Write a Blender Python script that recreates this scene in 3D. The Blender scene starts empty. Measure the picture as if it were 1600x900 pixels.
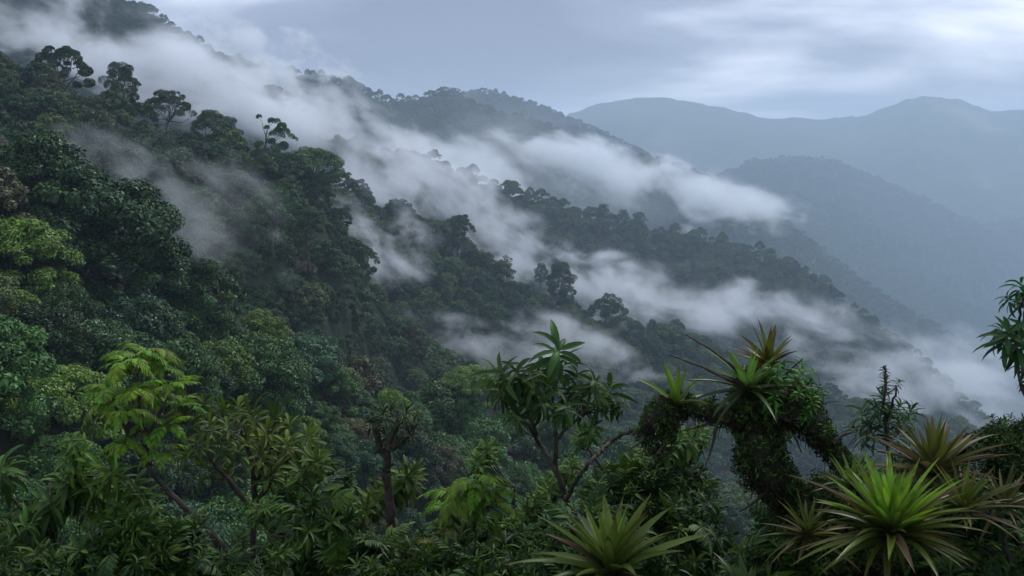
import bpy, math, random
import numpy as np
from mathutils import Vector, Matrix

# ------------------------------------------------------------------ scene, camera, sky, sun, exposure
sc = bpy.context.scene
col = sc.collection
RAD = math.radians

FPX = 1716.0                      # focal length in photograph pixels (1600 wide, 50 degrees)
HORIZON = 195.0                   # photograph row of the horizon
PITCH = math.atan((450.0 - HORIZON) / FPX)

cam_d = bpy.data.cameras.new('camera')
cam = bpy.data.objects.new('camera', cam_d)
col.objects.link(cam)
cam_d.sensor_width = 36.0
cam_d.lens = 36.0 * FPX / 1600.0
cam_d.clip_start = 0.05
cam_d.clip_end = 60000.0
cam.location = (0, 0, 0)
cam.rotation_euler = (math.pi / 2 - PITCH, 0, 0)
sc.camera = cam

sc.render.engine = 'CYCLES'
cy = sc.cycles
cy.max_bounces = 12
cy.diffuse_bounces = 2
cy.glossy_bounces = 2
cy.transmission_bounces = 4
cy.volume_bounces = 6
cy.transparent_max_bounces = 16
cy.caustics_reflective = False
cy.caustics_refractive = False
cy.use_denoising = True
try:
    cy.denoiser = 'OPENIMAGEDENOISE'
except Exception:
    pass
cy.volume_max_steps = 192
cy.volume_step_rate = 1.0
vs = sc.view_settings
vs.view_transform = 'Standard'
try:
    vs.look = 'None'
except Exception:
    pass
vs.gamma = 1.0
vs.use_curve_mapping = False
vs.exposure = EXPOSURE = 0.62

SUN_EL, SUN_AZ = 52.0, 35.0       # degrees above the horizon, degrees to the right of the view axis


def nodes(tree):
    tree.nodes.clear()
    n, l = tree.nodes, tree.links

    def N(kind, **kw):
        nd = n.new(kind)
        for k, v in kw.items():
            if k.startswith('i_'):
                key = k[2:]
                nd.inputs[int(key) if key.isdigit() else key].default_value = v
            else:
                setattr(nd, k, v)
        return nd
    return N, l.new


def math_node(N, L, op, a, b=None, clamp=False):
    m = N('ShaderNodeMath', operation=op)
    m.use_clamp = clamp
    for i, v in enumerate((a, b)):
        if v is None:
            continue
        if isinstance(v, (int, float)):
            m.inputs[i].default_value = v
        else:
            L(v, m.inputs[i])
    return m.outputs[0]


def smooth_node(N, L, v, lo, hi):
    m = N('ShaderNodeMapRange', interpolation_type='SMOOTHSTEP')
    m.inputs['From Min'].default_value = lo
    m.inputs['From Max'].default_value = hi
    L(v, m.inputs['Value'])
    return m.outputs['Result']


def ramp_node(N, L, fac, stops):
    r = N('ShaderNodeValToRGB')
    e = r.color_ramp.elements
    while len(e) < len(stops):
        e.new(0.5)
    for el, (p, c) in zip(e, stops):
        el.position = p
        el.color = (*c, 1)
    L(fac, r.inputs[0])
    return r.outputs[0]


world = bpy.data.worlds.new('World')
sc.world = world
world.use_nodes = True
N, L = nodes(world.node_tree)
sky = N('ShaderNodeTexSky', sky_type='NISHITA')
sky.sun_disc = False
sky.sun_elevation = RAD(SUN_EL)
sky.sun_rotation = RAD(SUN_AZ)
sky.altitude = 1500
clear = N('ShaderNodeVectorMath', operation='SCALE')
clear.inputs['Scale'].default_value = 0.10
L(sky.outputs[0], clear.inputs[0])
tc = N('ShaderNodeTexCoord')
sep = N('ShaderNodeSeparateXYZ')
L(tc.outputs['Generated'], sep.inputs[0])
# the cloud deck: a flat layer overhead, so that its lumps bunch up towards the horizon
zz = math_node(N, L, 'ADD', math_node(N, L, 'ABSOLUTE', sep.outputs[2]), 0.24)
cx = math_node(N, L, 'DIVIDE', sep.outputs[0], zz)
cyy = math_node(N, L, 'DIVIDE', sep.outputs[1], zz)
comb = N('ShaderNodeCombineXYZ')
L(cx, comb.inputs[0]); L(cyy, comb.inputs[1])
mp = N('ShaderNodeMapping')
mp.inputs['Location'].default_value = SKY_OFFSET = (1.7, 3.9, 0.0)
mp.inputs['Scale'].default_value = (0.72, 1.15, 1)
L(comb.outputs[0], mp.inputs[0])
n1 = N('ShaderNodeTexNoise', i_Scale=1.0, i_Detail=7.0, i_Roughness=0.50, i_Distortion=0.25)
L(mp.outputs[0], n1.inputs['Vector'])
cloud = ramp_node(N, L, n1.outputs['Fac'], [(0.37, (0.175, 0.205, 0.30)), (0.47, (0.25, 0.29, 0.40)), (0.55, (0.50, 0.545, 0.67)), (0.65, (0.86, 0.88, 0.98))])
mix = N('ShaderNodeMix', data_type='RGBA')
mix.inputs[0].default_value = 0.93
L(clear.outputs[0], mix.inputs[6]); L(cloud, mix.inputs[7])
bg = N('ShaderNodeBackground', i_Strength=1.0)
L(mix.outputs[2], bg.inputs[0])
wo = N('ShaderNodeOutputWorld')
L(bg.outputs[0], wo.inputs[0])
world.cycles.sampling_method = 'MANUAL'
world.cycles.sample_map_resolution = 512

sun_d = bpy.data.lights.new('sun', 'SUN')
sun_d.energy = 1.5
sun_d.angle = RAD(18)
sun_d.color = (1.0, 0.99, 0.975)
sun = bpy.data.objects.new('sun', sun_d)
col.objects.link(sun)
_d = Vector((math.sin(RAD(SUN_AZ)) * math.cos(RAD(SUN_EL)), math.cos(RAD(SUN_AZ)) * math.cos(RAD(SUN_EL)), math.sin(RAD(SUN_EL))))
sun.rotation_euler = _d.to_track_quat('Z', 'Y').to_euler()
sun.location = _d * 50

# ------------------------------------------------------------------ helpers
rng = np.random.default_rng(7)


def at(px, py, depth):
    """the point of the place seen at photograph pixel (px, py), depth metres ahead of the camera"""
    dx, dz = (px - 800.0) / FPX, -(py - 450.0) / FPX
    y = math.cos(PITCH) + math.sin(PITCH) * dz
    z = -math.sin(PITCH) + math.cos(PITCH) * dz
    return Vector((dx / y * depth, depth, z / y * depth))


def to_px(x, y, z):
    f = y * math.cos(PITCH) - z * math.sin(PITCH)
    up = y * math.sin(PITCH) + z * math.cos(PITCH)
    return 800 + FPX * x / f, 450 - FPX * up / f


def tag(o, label=None, cat=None, group=None, kind=None):
    if label: o['label'] = label
    if cat: o['category'] = cat
    if group: o['group'] = group
    if kind: o['kind'] = kind
    return o


def empty(name, loc, label, cat, group=None):
    o = bpy.data.objects.new(name, None)
    o.empty_display_size = 0.3
    col.objects.link(o)
    o.location = loc
    return tag(o, label, cat, group)


def link(name, mesh, parent=None):
    o = bpy.data.objects.new(name, mesh)
    col.objects.link(o)
    if parent is not None:
        o.parent = parent
    return o


class MB:
    """collects vertices and faces (with a tint value for each face) and builds ONE mesh"""
    def __init__(s):
        s.v, s.f, s.t, s.n = [], [], [], 0

    def add(s, verts, faces, tint=0.5):
        verts = np.asarray(verts, dtype=np.float64).reshape(-1, 3)
        s.v.append(verts)
        k = s.n
        for f in faces:
            s.f.append([i + k for i in f])
        s.t.extend([tint] * len(faces))
        s.n += len(verts)

    def tube(s, pts, radii, seg=7, tint=0.5, cap=True, bump=0.0, seed=0):
        pts = np.asarray(pts, float)
        n = len(pts)
        r = np.random.default_rng(seed)
        tan = np.gradient(pts, axis=0)
        tan /= np.linalg.norm(tan, axis=1)[:, None] + 1e-9
        ref = np.array([0.0, 0.0, 1.0]) if abs(tan[0][2]) < 0.9 else np.array([1.0, 0, 0])
        V, a = [], None
        for i in range(n):
            a = ref - tan[i] * ref.dot(tan[i]) if a is None else a - tan[i] * a.dot(tan[i])
            a = a / (np.linalg.norm(a) + 1e-9)
            b = np.cross(tan[i], a)
            for k in range(seg):
                th = 2 * math.pi * k / seg
                rr = radii[i] * (1 + bump * (r.random() - 0.5) * 2)
                V.append(pts[i] + rr * (math.cos(th) * a + math.sin(th) * b))
        F = []
        for i in range(n - 1):
            for k in range(seg):
                k2 = (k + 1) % seg
                F.append([i * seg + k, i * seg + k2, (i + 1) * seg + k2, (i + 1) * seg + k])
        if cap:
            F.append(list(range(seg))[::-1])
            F.append([(n - 1) * seg + k for k in range(seg)])
        s.add(V, F, tint)
        return s

    def mesh(s, name, mat, smooth=True):
        me = bpy.data.meshes.new(name)
        V = np.concatenate(s.v) if s.v else np.zeros((0, 3))
        me.from_pydata(V.tolist(), [], s.f)
        if s.t:
            a = me.attributes.new('tint', 'FLOAT', 'FACE')
            a.data.foreach_set('value', np.asarray(s.t, np.float32))
        me.materials.append(mat)
        if smooth:
            me.polygons.foreach_set('use_smooth', [True] * len(me.polygons))
        me.update()
        return me

    def build(s, name, mat, parent=None, smooth=True):
        return link(name, s.mesh(name, mat, smooth), parent)


def quads_mesh(name, V, F, tint, mat, smooth=False):
    """fast mesh from numpy: V (n,3), F (m,k) with constant k, tint (m)"""
    me = bpy.data.meshes.new(name)
    m, k = F.shape
    me.vertices.add(len(V)); me.vertices.foreach_set('co', V.astype(np.float32).ravel())
    me.loops.add(m * k); me.loops.foreach_set('vertex_index', F.astype(np.int32).ravel())
    me.polygons.add(m)
    me.polygons.foreach_set('loop_start', np.arange(0, m * k, k, dtype=np.int32))
    me.polygons.foreach_set('loop_total', np.full(m, k, np.int32))
    if tint is not None:
        a = me.attributes.new('tint', 'FLOAT', 'FACE')
        a.data.foreach_set('value', tint.astype(np.float32))
    me.materials.append(mat)
    if smooth:
        me.polygons.foreach_set('use_smooth', np.ones(m, bool))
    me.update(); me.validate()
    return me


_perm = np.random.default_rng(11).random((257, 257))


def vnoise(x, y):
    xi, yi = np.floor(x).astype(int), np.floor(y).astype(int)
    fx, fy = x - xi, y - yi
    fx = fx * fx * (3 - 2 * fx); fy = fy * fy * (3 - 2 * fy)
    g = lambda i, j: _perm[i % 257, j % 257]
    return (g(xi, yi) * (1 - fx) + g(xi + 1, yi) * fx) * (1 - fy) + (g(xi, yi + 1) * (1 - fx) + g(xi + 1, yi + 1) * fx) * fy - 0.5


def fbm(x, y, o=4):
    s, a = 0, 1.0
    for k in range(o):
        s = s + a * vnoise(x * 2 ** k + 17.3 * k, y * 2 ** k + 5.1 * k)
        a *= 0.5
    return s


# ------------------------------------------------------------------ materials
def leaf_material(name, base, bright, rough=0.5, trans=0.2, spec=0.4, mode='OBJECT', vary=0.5, palette=None, tipcol=None):
    m = bpy.data.materials.new(name)
    m.use_nodes = True
    N, L = nodes(m.node_tree)
    at_ = N('ShaderNodeAttribute', attribute_name='tint')
    if mode == 'OBJECT':                       # the tree's own leaf colour
        oi = N('ShaderNodeObjectInfo')
        c0 = oi.outputs['Color']
    elif mode == 'RANDOM':                     # every instance of the far wood picks a colour
        oi = N('ShaderNodeObjectInfo')
        c0 = ramp_node(N, L, oi.outputs['Random'], palette)
    else:
        rgb = N('ShaderNodeRGB'); rgb.outputs[0].default_value = (*base, 1)
        c0 = rgb.outputs[0]
    # each leaf a little lighter or darker, young leaves yellower
    hs = N('ShaderNodeHueSaturation')
    val = N('ShaderNodeMapRange')
    val.inputs['To Min'].default_value = 1 - vary
    val.inputs['To Max'].default_value = 1 + vary
    L(at_.outputs['Fac'], val.inputs['Value'])
    L(val.outputs[0], hs.inputs['Value'])
    L(c0, hs.inputs['Color'])
    c = hs.outputs[0]
    mx = N('ShaderNodeMix', data_type='RGBA')
    L(smooth_node(N, L, at_.outputs['Fac'], 0.78, 1.0), mx.inputs[0])
    L(c, mx.inputs[6]); mx.inputs[7].default_value = (*bright, 1)
    c = mx.outputs[2]
    p = N('ShaderNodeBsdfPrincipled', i_Roughness=rough)
    p.inputs['Specular IOR Level'].default_value = spec
    L(c, p.inputs['Base Color'])
    out = N('ShaderNodeOutputMaterial')
    if trans > 0:
        tb = N('ShaderNodeBsdfTranslucent')
        L(c, tb.inputs['Color'])
        ms = N('ShaderNodeMixShader'); ms.inputs[0].default_value = trans
        L(p.outputs[0], ms.inputs[1]); L(tb.outputs[0], ms.inputs[2])
        L(ms.outputs[0], out.inputs[0])
    else:
        L(p.outputs[0], out.inputs[0])
    return m


def rough_material(name, c1, c2, scale=6.0, c3=None, bump=0.4, rough=0.9, thr=(0.35, 0.62), dist=0.03):
    m = bpy.data.materials.new(name)
    m.use_nodes = True
    N, L = nodes(m.node_tree)
    tc = N('ShaderNodeTexCoord')
    n1 = N('ShaderNodeTexNoise', i_Scale=scale, i_Detail=8.0, i_Roughness=0.62)
    L(tc.outputs['Object'], n1.inputs['Vector'])
    stops = [(thr[0], c1), (thr[1], c2)] + ([(min(0.95, thr[1] + 0.12), c3)] if c3 else [])
    c = ramp_node(N, L, n1.outputs['Fac'], stops)
    p = N('ShaderNodeBsdfPrincipled', i_Roughness=rough)
    p.inputs['Specular IOR Level'].default_value = 0.25
    L(c, p.inputs['Base Color'])
    n2 = N('ShaderNodeTexNoise', i_Scale=scale * 4, i_Detail=6.0, i_Roughness=0.7)
    L(tc.outputs['Object'], n2.inputs['Vector'])
    b = N('ShaderNodeBump'); b.inputs['Strength'].default_value = bump; b.inputs['Distance'].default_value = dist
    L(n2.outputs['Fac'], b.inputs['Height']); L(b.outputs[0], p.inputs['Normal'])
    out = N('ShaderNodeOutputMaterial')
    L(p.outputs[0], out.inputs[0])
    return m


YOUNG = (0.10, 0.15, 0.025)
M_CROWN = leaf_material('tree_leaves', (0, 0, 0), YOUNG, mode='OBJECT', trans=0.12, vary=0.55, spec=0.2, rough=0.45)
M_FAR = leaf_material('far_leaves', (0, 0, 0), (0.06, 0.09, 0.03), mode='RANDOM', trans=0.0, vary=0.4, spec=0.2, rough=0.7,
                      palette=[(0.0, (0.022, 0.054, 0.022)), (0.35, (0.034, 0.080, 0.026)), (0.65, (0.050, 0.100, 0.032)), (0.88, (0.078, 0.125, 0.032)), (1.0, (0.070, 0.078, 0.042))])
M_BARK = rough_material('bark', (0.035, 0.030, 0.026), (0.085, 0.078, 0.068), 3.0, (0.14, 0.14, 0.125))
M_SOIL = rough_material('forest_floor', (0.014, 0.018, 0.010), (0.028, 0.036, 0.018), 0.15, bump=0.3, dist=0.5)
# ------------------------------------------------------------------ terrain: ridge after ridge, each with its crest line
# (column, row, metres ahead) of the crest as seen, height of the wood on it, fall towards the viewer, fall behind
RIDGES = [
    ('near_spur', [(-900, -250, 120), (-300, 60, 112), (0, 300, 108), (100, 340, 112), (240, 440, 120), (400, 480, 135), (520, 540, 150), (700, 610, 175), (850, 650, 190), (1000, 700, 215), (1200, 770, 240), (1700, 960, 290), (2600, 1250, 330)], 10, 0.42, 0.62),
    ('middle_spur', [(-900, -350, 230), (-300, -30, 245), (0, 72, 255), (100, 95, 262), (200, 130, 272), (270, 165, 280), (350, 195, 288), (430, 215, 296), (490, 245, 303), (530, 305, 308), (575, 400, 314), (620, 480, 322), (700, 560, 335), (850, 610, 350), (1000, 690, 370), (1300, 800, 400), (1800, 990, 430), (2600, 1250, 470)], 10, 0.50, 0.60),
    ('outer_spur', [(-900, -100, 330), (100, 170, 400), (300, 232, 430), (430, 250, 450), (500, 268, 462), (545, 288, 470), (620, 322, 482), (700, 350, 500), (745, 385, 508), (800, 436, 520), (870, 464, 540), (950, 488, 560), (1060, 515, 600), (1150, 552, 630), (1300, 610, 680), (1420, 642, 720), (1560, 675, 770), (1700, 730, 800), (2600, 1100, 900)], 10, 0.52, 0.60),
    ('long_ridge', [(-900, -60, 620), (100, 130, 760), (300, 165, 820), (430, 185, 860), (560, 222, 890), (690, 245, 915), (750, 264, 930), (850, 302, 960), (940, 330, 990), (1020, 352, 1010), (1100, 362, 1030), (1200, 386, 1060), (1260, 415, 1080), (1300, 445, 1095), (1350, 482, 1110), (1400, 522, 1130), (1440, 556, 1150), (1520, 625, 1180), (1600, 690, 1210), (1800, 850, 1280), (2600, 1300, 1400)], 11, 0.55, 0.55),
    ('misty_ridge', [(-900, -60, 850), (60, -40, 940), (220, 0, 975), (300, 52, 1050), (340, 78, 1130), (420, 100, 1450), (470, 110, 1700), (520, 118, 1760), (560, 130, 1800), (605, 152, 1840), (650, 147, 1880), (700, 143, 1920), (760, 168, 1960), (850, 190, 2010), (900, 212, 2050), (1000, 240, 2120), (1060, 254, 2150), (1110, 276, 2180), (1150, 300, 2210), (1250, 360, 2260), (1350, 440, 2320), (1700, 640, 2500), (2600, 1000, 2700)], 11, 0.50, 0.50),
    ('back_ridge', [(-900, 100, 2512), (500, 190, 2839), (600, 172, 2883), (715, 143, 2926), (760, 139, 2948), (850, 166, 2992), (950, 206, 3047), (1010, 238, 3091), (1100, 275, 3145), (1200, 330, 3211), (1700, 560, 3385), (2600, 900, 3604)], 12, 0.45, 0.45),
    ('blue_hill', [(-900, 420, 3690), (900, 340, 3914), (1040, 300, 3981), (1120, 276, 4014), (1180, 252, 4036), (1250, 247, 4070), (1310, 253, 4103), (1350, 270, 4126), (1400, 290, 4160), (1500, 340, 4238), (1600, 385, 4317), (1700, 430, 4405), (1950, 520, 4697), (2600, 700, 5032)], 14, 0.30, 0.30),
    ('far_range', [(-900, 170, 6551), (300, 190, 6450), (700, 205, 6349), (860, 190, 6299), (930, 168, 6248), (980, 157, 6248), (1060, 155, 6248), (1120, 162, 6198), (1200, 180, 6148), (1290, 187, 6097), (1340, 185, 6047), (1400, 164, 5996), (1440, 150, 5946), (1510, 155, 5946), (1545, 166, 5946), (1600, 166, 5896), (1700, 180, 5845), (2000, 178, 5946), (2600, 180, 6248)], 0, 0.36, 0.2),
]
_R = []
for name, pts, tree_h, sf, sb in RIDGES:
    P = np.array([tuple(at(a, b, d)) for a, b, d in pts])
    _R.append((P[:, 0] / P[:, 1], P[:, 1], P[:, 2] - tree_h, sf, sb))


def height(x, y):
    """terrain height at ground points (numpy arrays)"""
    x, y = np.asarray(x, float), np.asarray(y, float)
    yy = np.maximum(y, 1.0)
    u = x / np.maximum(yy, 12.0)
    ly = np.log(np.maximum(yy, 12.0))
    # the bank the camera stands on: gently down, then away into the ravine
    h = -1.75 - 0.20 * np.maximum(yy, 0) - 0.22 * np.maximum(yy - 9.0, 0) - 0.55 * np.maximum(yy - 20.0, 0) - 0.75 + 0.25 * fbm(x * 0.35, y * 0.35, 3)
    h = np.maximum(h, -60 - yy * 0.9)
    rel = 0.5 * fbm(u * 9 + 3, ly * 7, 4)
    for ru, rd, rz, sf, sb in _R:
        cd = np.interp(u, ru, rd)
        cz = np.interp(u, ru, rz)
        d = cd - yy
        w = np.clip(np.abs(d) / (0.10 * cd), 0, 1)           # leave the crest line where it is
        front = cz - sf * np.maximum(d, 0) * (0.75 + 0.25 * np.clip(d / (0.25 * cd), 0, 1))
        g = front - sb * np.maximum(-d, 0) + w * rel * 0.055 * cd
        k = 0.006 * cd + 0.5
        hh = np.clip(0.5 + 0.5 * (g - h) / k, 0, 1)
        h = h * (1 - hh) + g * hh + k * hh * (1 - hh)
    h = np.maximum(h, -700 - 40 * fbm(x * 0.002, y * 0.002, 3))
    h = h + np.clip((yy - 4500) / 900, 0, 1) * (30 * fbm(u * 14 + 2, ly * 30, 4) + 8 * fbm(u * 90, ly * 90, 3))
    far = np.clip((yy - 2000) / 2500, 0, 1)
    h = h + far * 9 * np.maximum(fbm(x * 0.018, y * 0.018, 3), -0.3) + far * 40 * fbm(x * 0.0016, y * 0.0016, 3) * np.clip((yy - 4500) / 1200, 0, 1)
    return h


UG = np.concatenate([np.linspace(-1.3, -0.6, 50)[:-1], np.linspace(-0.6, 0.6, 700), np.linspace(0.6, 1.3, 50)[1:]])
YG = np.concatenate([np.linspace(-6, 12, 40)[:-1], np.geomspace(12, 1400, 300)[:-1], np.geomspace(1400, 4500, 190)[:-1], np.geomspace(4500, 8600, 110)])
UU, YY = np.meshgrid(UG, YG)
XX = UU * np.maximum(YY, 12.0)
HH = height(XX, YY)
nu, ny = len(UG), len(YG)
idx = np.arange(nu * ny).reshape(ny, nu)
F = np.stack([idx[:-1, :-1], idx[:-1, 1:], idx[1:, 1:], idx[1:, :-1]], -1).reshape(-1, 4)
V = np.stack([XX, YY, HH], -1).reshape(-1, 3)


def terrain_material():
    m = bpy.data.materials.new('wooded_slopes')
    m.use_nodes = True
    N, L = nodes(m.node_tree)
    g = N('ShaderNodeNewGeometry')
    n1 = N('ShaderNodeTexNoise', i_Scale=0.03, i_Detail=9.0, i_Roughness=0.65)
    L(g.outputs['Position'], n1.inputs['Vector'])
    n2 = N('ShaderNodeTexNoise', i_Scale=0.0011, i_Detail=5.0, i_Roughness=0.6)
    L(g.outputs['Position'], n2.inputs['Vector'])
    wood = ramp_node(N, L, n1.outputs['Fac'], [(0.3, (0.018, 0.030, 0.016)), (0.55, (0.036, 0.058, 0.026)), (0.75, (0.06, 0.08, 0.04))])
    field = ramp_node(N, L, n1.outputs['Fac'], [(0.3, (0.10, 0.10, 0.06)), (0.7, (0.20, 0.18, 0.12))])
    sp = N('ShaderNodeSeparateXYZ'); L(g.outputs['Position'], sp.inputs[0])
    # clearings and pasture only on the far range
    f = math_node(N, L, 'MULTIPLY', smooth_node(N, L, n2.outputs['Fac'], 0.54, 0.66), smooth_node(N, L, sp.outputs[1], 4300, 4900))
    litter = ramp_node(N, L, n1.outputs['Fac'], [(0.3, (0.010, 0.014, 0.008)), (0.7, (0.024, 0.032, 0.014))])   # forest floor under the near trees
    nm = N('ShaderNodeMix', data_type='RGBA')
    L(smooth_node(N, L, sp.outputs[1], 500, 1500), nm.inputs[0]); L(litter, nm.inputs[6]); L(wood, nm.inputs[7])
    wood = nm.outputs[2]
    mx = N('ShaderNodeMix', data_type='RGBA')
    L(f, mx.inputs[0]); L(wood, mx.inputs[6]); L(field, mx.inputs[7])
    p = N('ShaderNodeBsdfPrincipled', i_Roughness=0.95)
    p.inputs['Specular IOR Level'].default_value = 0.1
    L(mx.outputs[2], p.inputs['Base Color'])
    out = N('ShaderNodeOutputMaterial'); L(p.outputs[0], out.inputs[0])
    return m


terrain = link('terrain', quads_mesh('terrain', V, F, None, terrain_material(), smooth=True))
tag(terrain, kind='structure')
# ------------------------------------------------------------------ trees
def leaf_quads(P, Nrm, size, r, aspect=0.55, droop=0.25):
    """one bent diamond (two triangles) for each point: the blade hangs from the point along a direction square to Nrm"""
    n = len(P)
    t = r.normal(size=(n, 3))
    t -= Nrm * (t * Nrm).sum(1)[:, None]
    t /= np.linalg.norm(t, axis=1)[:, None] + 1e-9
    b = np.cross(Nrm, t)
    s = np.asarray(size) * (0.65 + 0.7 * r.random(n))[:, None]
    base = P - t * s * 0.5
    tip = P + t * s * 0.5 - Nrm * s * droop
    l = P + b * s * aspect * 0.5 + Nrm * s * 0.06
    q = P - b * s * aspect * 0.5 + Nrm * s * 0.06
    V = np.stack([base, l, tip, q], 1).reshape(-1, 3)
    F = np.arange(n * 4).reshape(n, 4)
    return V, F


def clump_leaves(C, CR, nleaf, size, r, centre, out_bias=0.35, up=0.75, jitter=0.5, tint=None, flat=1.0):
    """nleaf leaves spread over the shells of clumps C (k,3) with radii CR; leaves sit mostly on the outer, upper side"""
    k = len(C)
    w = CR ** 2 / (CR ** 2).sum()
    ci = r.choice(k, nleaf, p=w)
    d = r.normal(size=(nleaf * 2, 3)); d /= np.linalg.norm(d, axis=1)[:, None]
    ci2 = np.concatenate([ci, ci])
    out = C[ci2] - centre
    out /= np.linalg.norm(out, axis=1)[:, None] + 1e-6
    keep = (d * (out * 0.7 + np.array([0, 0, 0.5]))).sum(1) > r.random(len(d)) * 1.2 - 0.75
    idx = np.nonzero(keep)[0][:nleaf]
    d, ci2 = d[idx], ci2[idx]
    rad = CR[ci2] * (0.62 + 0.45 * r.random(len(idx)) ** 0.6)
    dd = d.copy(); dd[:, 2] *= flat
    P = C[ci2] + dd * rad[:, None]
    nr = d * 0.7 + np.array([0, 0, up]) + r.normal(size=d.shape) * jitter
    nr /= np.linalg.norm(nr, axis=1)[:, None]
    cs = 0.65 + 0.75 * r.random(k)
    V, F = leaf_quads(P, nr, size * cs[ci2][:, None] if np.ndim(size) == 0 else size, r)
    ct = r.random(k)
    t = 0.10 + 0.50 * ct[ci2] + 0.38 * r.random(len(idx))
    return V, F, np.clip(t, 0, 0.97)


def dome_clumps(r, R, hgt, k, base):
    """clump centres over a broad dome of radius R and height hgt whose rim lies at height base"""
    C, CR = [], []
    for i in range(k):
        a = i * 2.39996 + r.random() * 0.7
        q = math.sqrt((i + 0.5) / k)
        rr = R * q * (0.80 + 0.28 * r.random())
        zz = base + hgt * math.sqrt(max(0.0, 1 - (q * 0.97) ** 2)) * (0.78 + 0.34 * r.random())
        C.append((rr * math.cos(a), rr * math.sin(a), zz)); CR.append(R * (0.9 / math.sqrt(k) + 0.05 + 0.10 * r.random()))
    for i in range(k // 2):                       # skirts lower down
        a = r.random() * 6.283
        rr = R * (0.72 + 0.25 * r.random())
        C.append((rr * math.cos(a), rr * math.sin(a), base - hgt * 0.55 * r.random())); CR.append(R * (0.9 / math.sqrt(k) + 0.03 + 0.08 * r.random()))
    return np.array(C), np.array(CR)


def bent(p, q, r, n=6, sag=0.12):
    p, q = np.asarray(p, float), np.asarray(q, float)
    t = np.linspace(0, 1, n)[:, None]
    L_ = np.linalg.norm(q - p)
    off = r.normal(size=3) * L_ * sag
    return p + (q - p) * t + off * (4 * t * (1 - t)) + np.concatenate([np.zeros((1, 3)), r.normal(size=(n - 2, 3)) * L_ * 0.03, np.zeros((1, 3))])


def limbs_mesh(name, r, C, base_pt, fork, trunk_r, mat, sub=6, seg=5):
    mb = MB()
    mb.tube(bent(base_pt, fork, r, 6, 0.05), np.linspace(trunk_r * 1.25, trunk_r * 0.75, 6), 8, seed=1, bump=0.12)
    order = r.permutation(len(C))
    for i in order[:sub]:
        mb.tube(bent(fork, C[i], r, 6, 0.12), np.linspace(trunk_r * 0.5, trunk_r * 0.10, 6), seg)
        for j in order[sub:]:
            if np.linalg.norm(C[j] - C[i]) < np.linalg.norm(C[i] - fork) * 0.55:
                m_ = (np.asarray(fork) * 0.35 + C[i] * 0.65)
                mb.tube(bent(m_, C[j], r, 5, 0.12), np.linspace(trunk_r * 0.22, trunk_r * 0.06, 5), 4)
    return mb.mesh(name, mat)


class Kind:
    pass


def dense_kind(seed, R, hgt, base, k, nleaf, size, flat=0.8, jitter=0.5):
    r = np.random.default_rng(seed)
    C, CR = dome_clumps(r, R, hgt, k, base)
    V, F, t = clump_leaves(C, CR, nleaf, size, r, np.array([0, 0, base]), flat=flat, jitter=jitter)
    kd = Kind()
    kd.crown = quads_mesh('crown', V, F, t, M_CROWN)
    kd.trunk = limbs_mesh('trunk', r, C, (0, 0, -2.5), (r.normal() * 0.4, r.normal() * 0.4, base * 0.75), 0.32, M_BARK, sub=7)
    kd.R, kd.h = R, base + hgt
    return kd


def open_kind(seed, C, CR, fork, nleaf, size, trunk_r=0.3, sub=8, jitter=0.55, flat=0.75):
    """an emergent tree whose limbs show between separate clumps of leaves"""
    r = np.random.default_rng(seed)
    C, CR = np.array(C, float), np.array(CR, float)
    V, F, t = clump_leaves(C, CR, nleaf, size, r, C.mean(0) * np.array([1, 1, 0.8]), flat=flat, jitter=jitter)
    kd = Kind()
    kd.crown = quads_mesh('crown', V, F, t, M_CROWN)
    kd.trunk = limbs_mesh('trunk', r, C, (0, 0, -3), fork, trunk_r, M_BARK, sub=min(sub, len(C)))
    kd.h = (C[:, 2] + CR).max()
    return kd


KINDS = [dense_kind(100 + i, R, h, b, k, n, s, fl, j) for i, (R, h, b, k, n, s, fl, j) in enumerate([
    (5.2, 4.6, 6.5, 48, 7600, 0.50, 0.75, 0.36),
    (6.4, 4.0, 6.0, 60, 8600, 0.52, 0.62, 0.34),
    (4.4, 6.2, 6.5, 44, 7000, 0.48, 0.82, 0.40),
    (5.8, 5.2, 6.0, 36, 7200, 0.56, 0.70, 0.38),
    (3.8, 4.2, 6.5, 30, 5200, 0.46, 0.72, 0.42),
    (7.0, 5.6, 7.0, 70, 10000, 0.54, 0.70, 0.36),
])]
FINE = [dense_kind(200 + i, R, h, b, k, n, s, fl, j) for i, (R, h, b, k, n, s, fl, j) in enumerate([
    (5.4, 4.4, 6.5, 64, 17000, 0.34, 0.70, 0.34),
    (6.6, 4.2, 6.5, 84, 21000, 0.36, 0.60, 0.32),
    (4.6, 5.6, 6.5, 60, 16000, 0.32, 0.75, 0.38),
    (5.6, 5.0, 6.5, 50, 15000, 0.40, 0.65, 0.36),
])]
LOW = [dense_kind(300 + i, R, h, b, k, n, s, fl, j) for i, (R, h, b, k, n, s, fl, j) in enumerate([
    (5.0, 5.6, 5.5, 44, 4200, 0.66, 0.72, 0.38),
    (6.2, 5.0, 5.0, 52, 4800, 0.70, 0.62, 0.36),
    (4.2, 6.6, 5.5, 38, 3700, 0.64, 0.80, 0.40),
    (5.4, 6.4, 6.0, 34, 3700, 0.74, 0.68, 0.40),
    (3.4, 4.6, 5.0, 24, 2600, 0.62, 0.75, 0.42),
])]
for kd in LOW:
    kd.crown.materials[0] = M_FAR

# ---- scatter: where the slopes can carry trees that the picture can show
CAN = np.maximum.accumulate(np.where(YY > 30, (HH + 3.0) / np.maximum(YY, 12), -9), axis=0)


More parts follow.
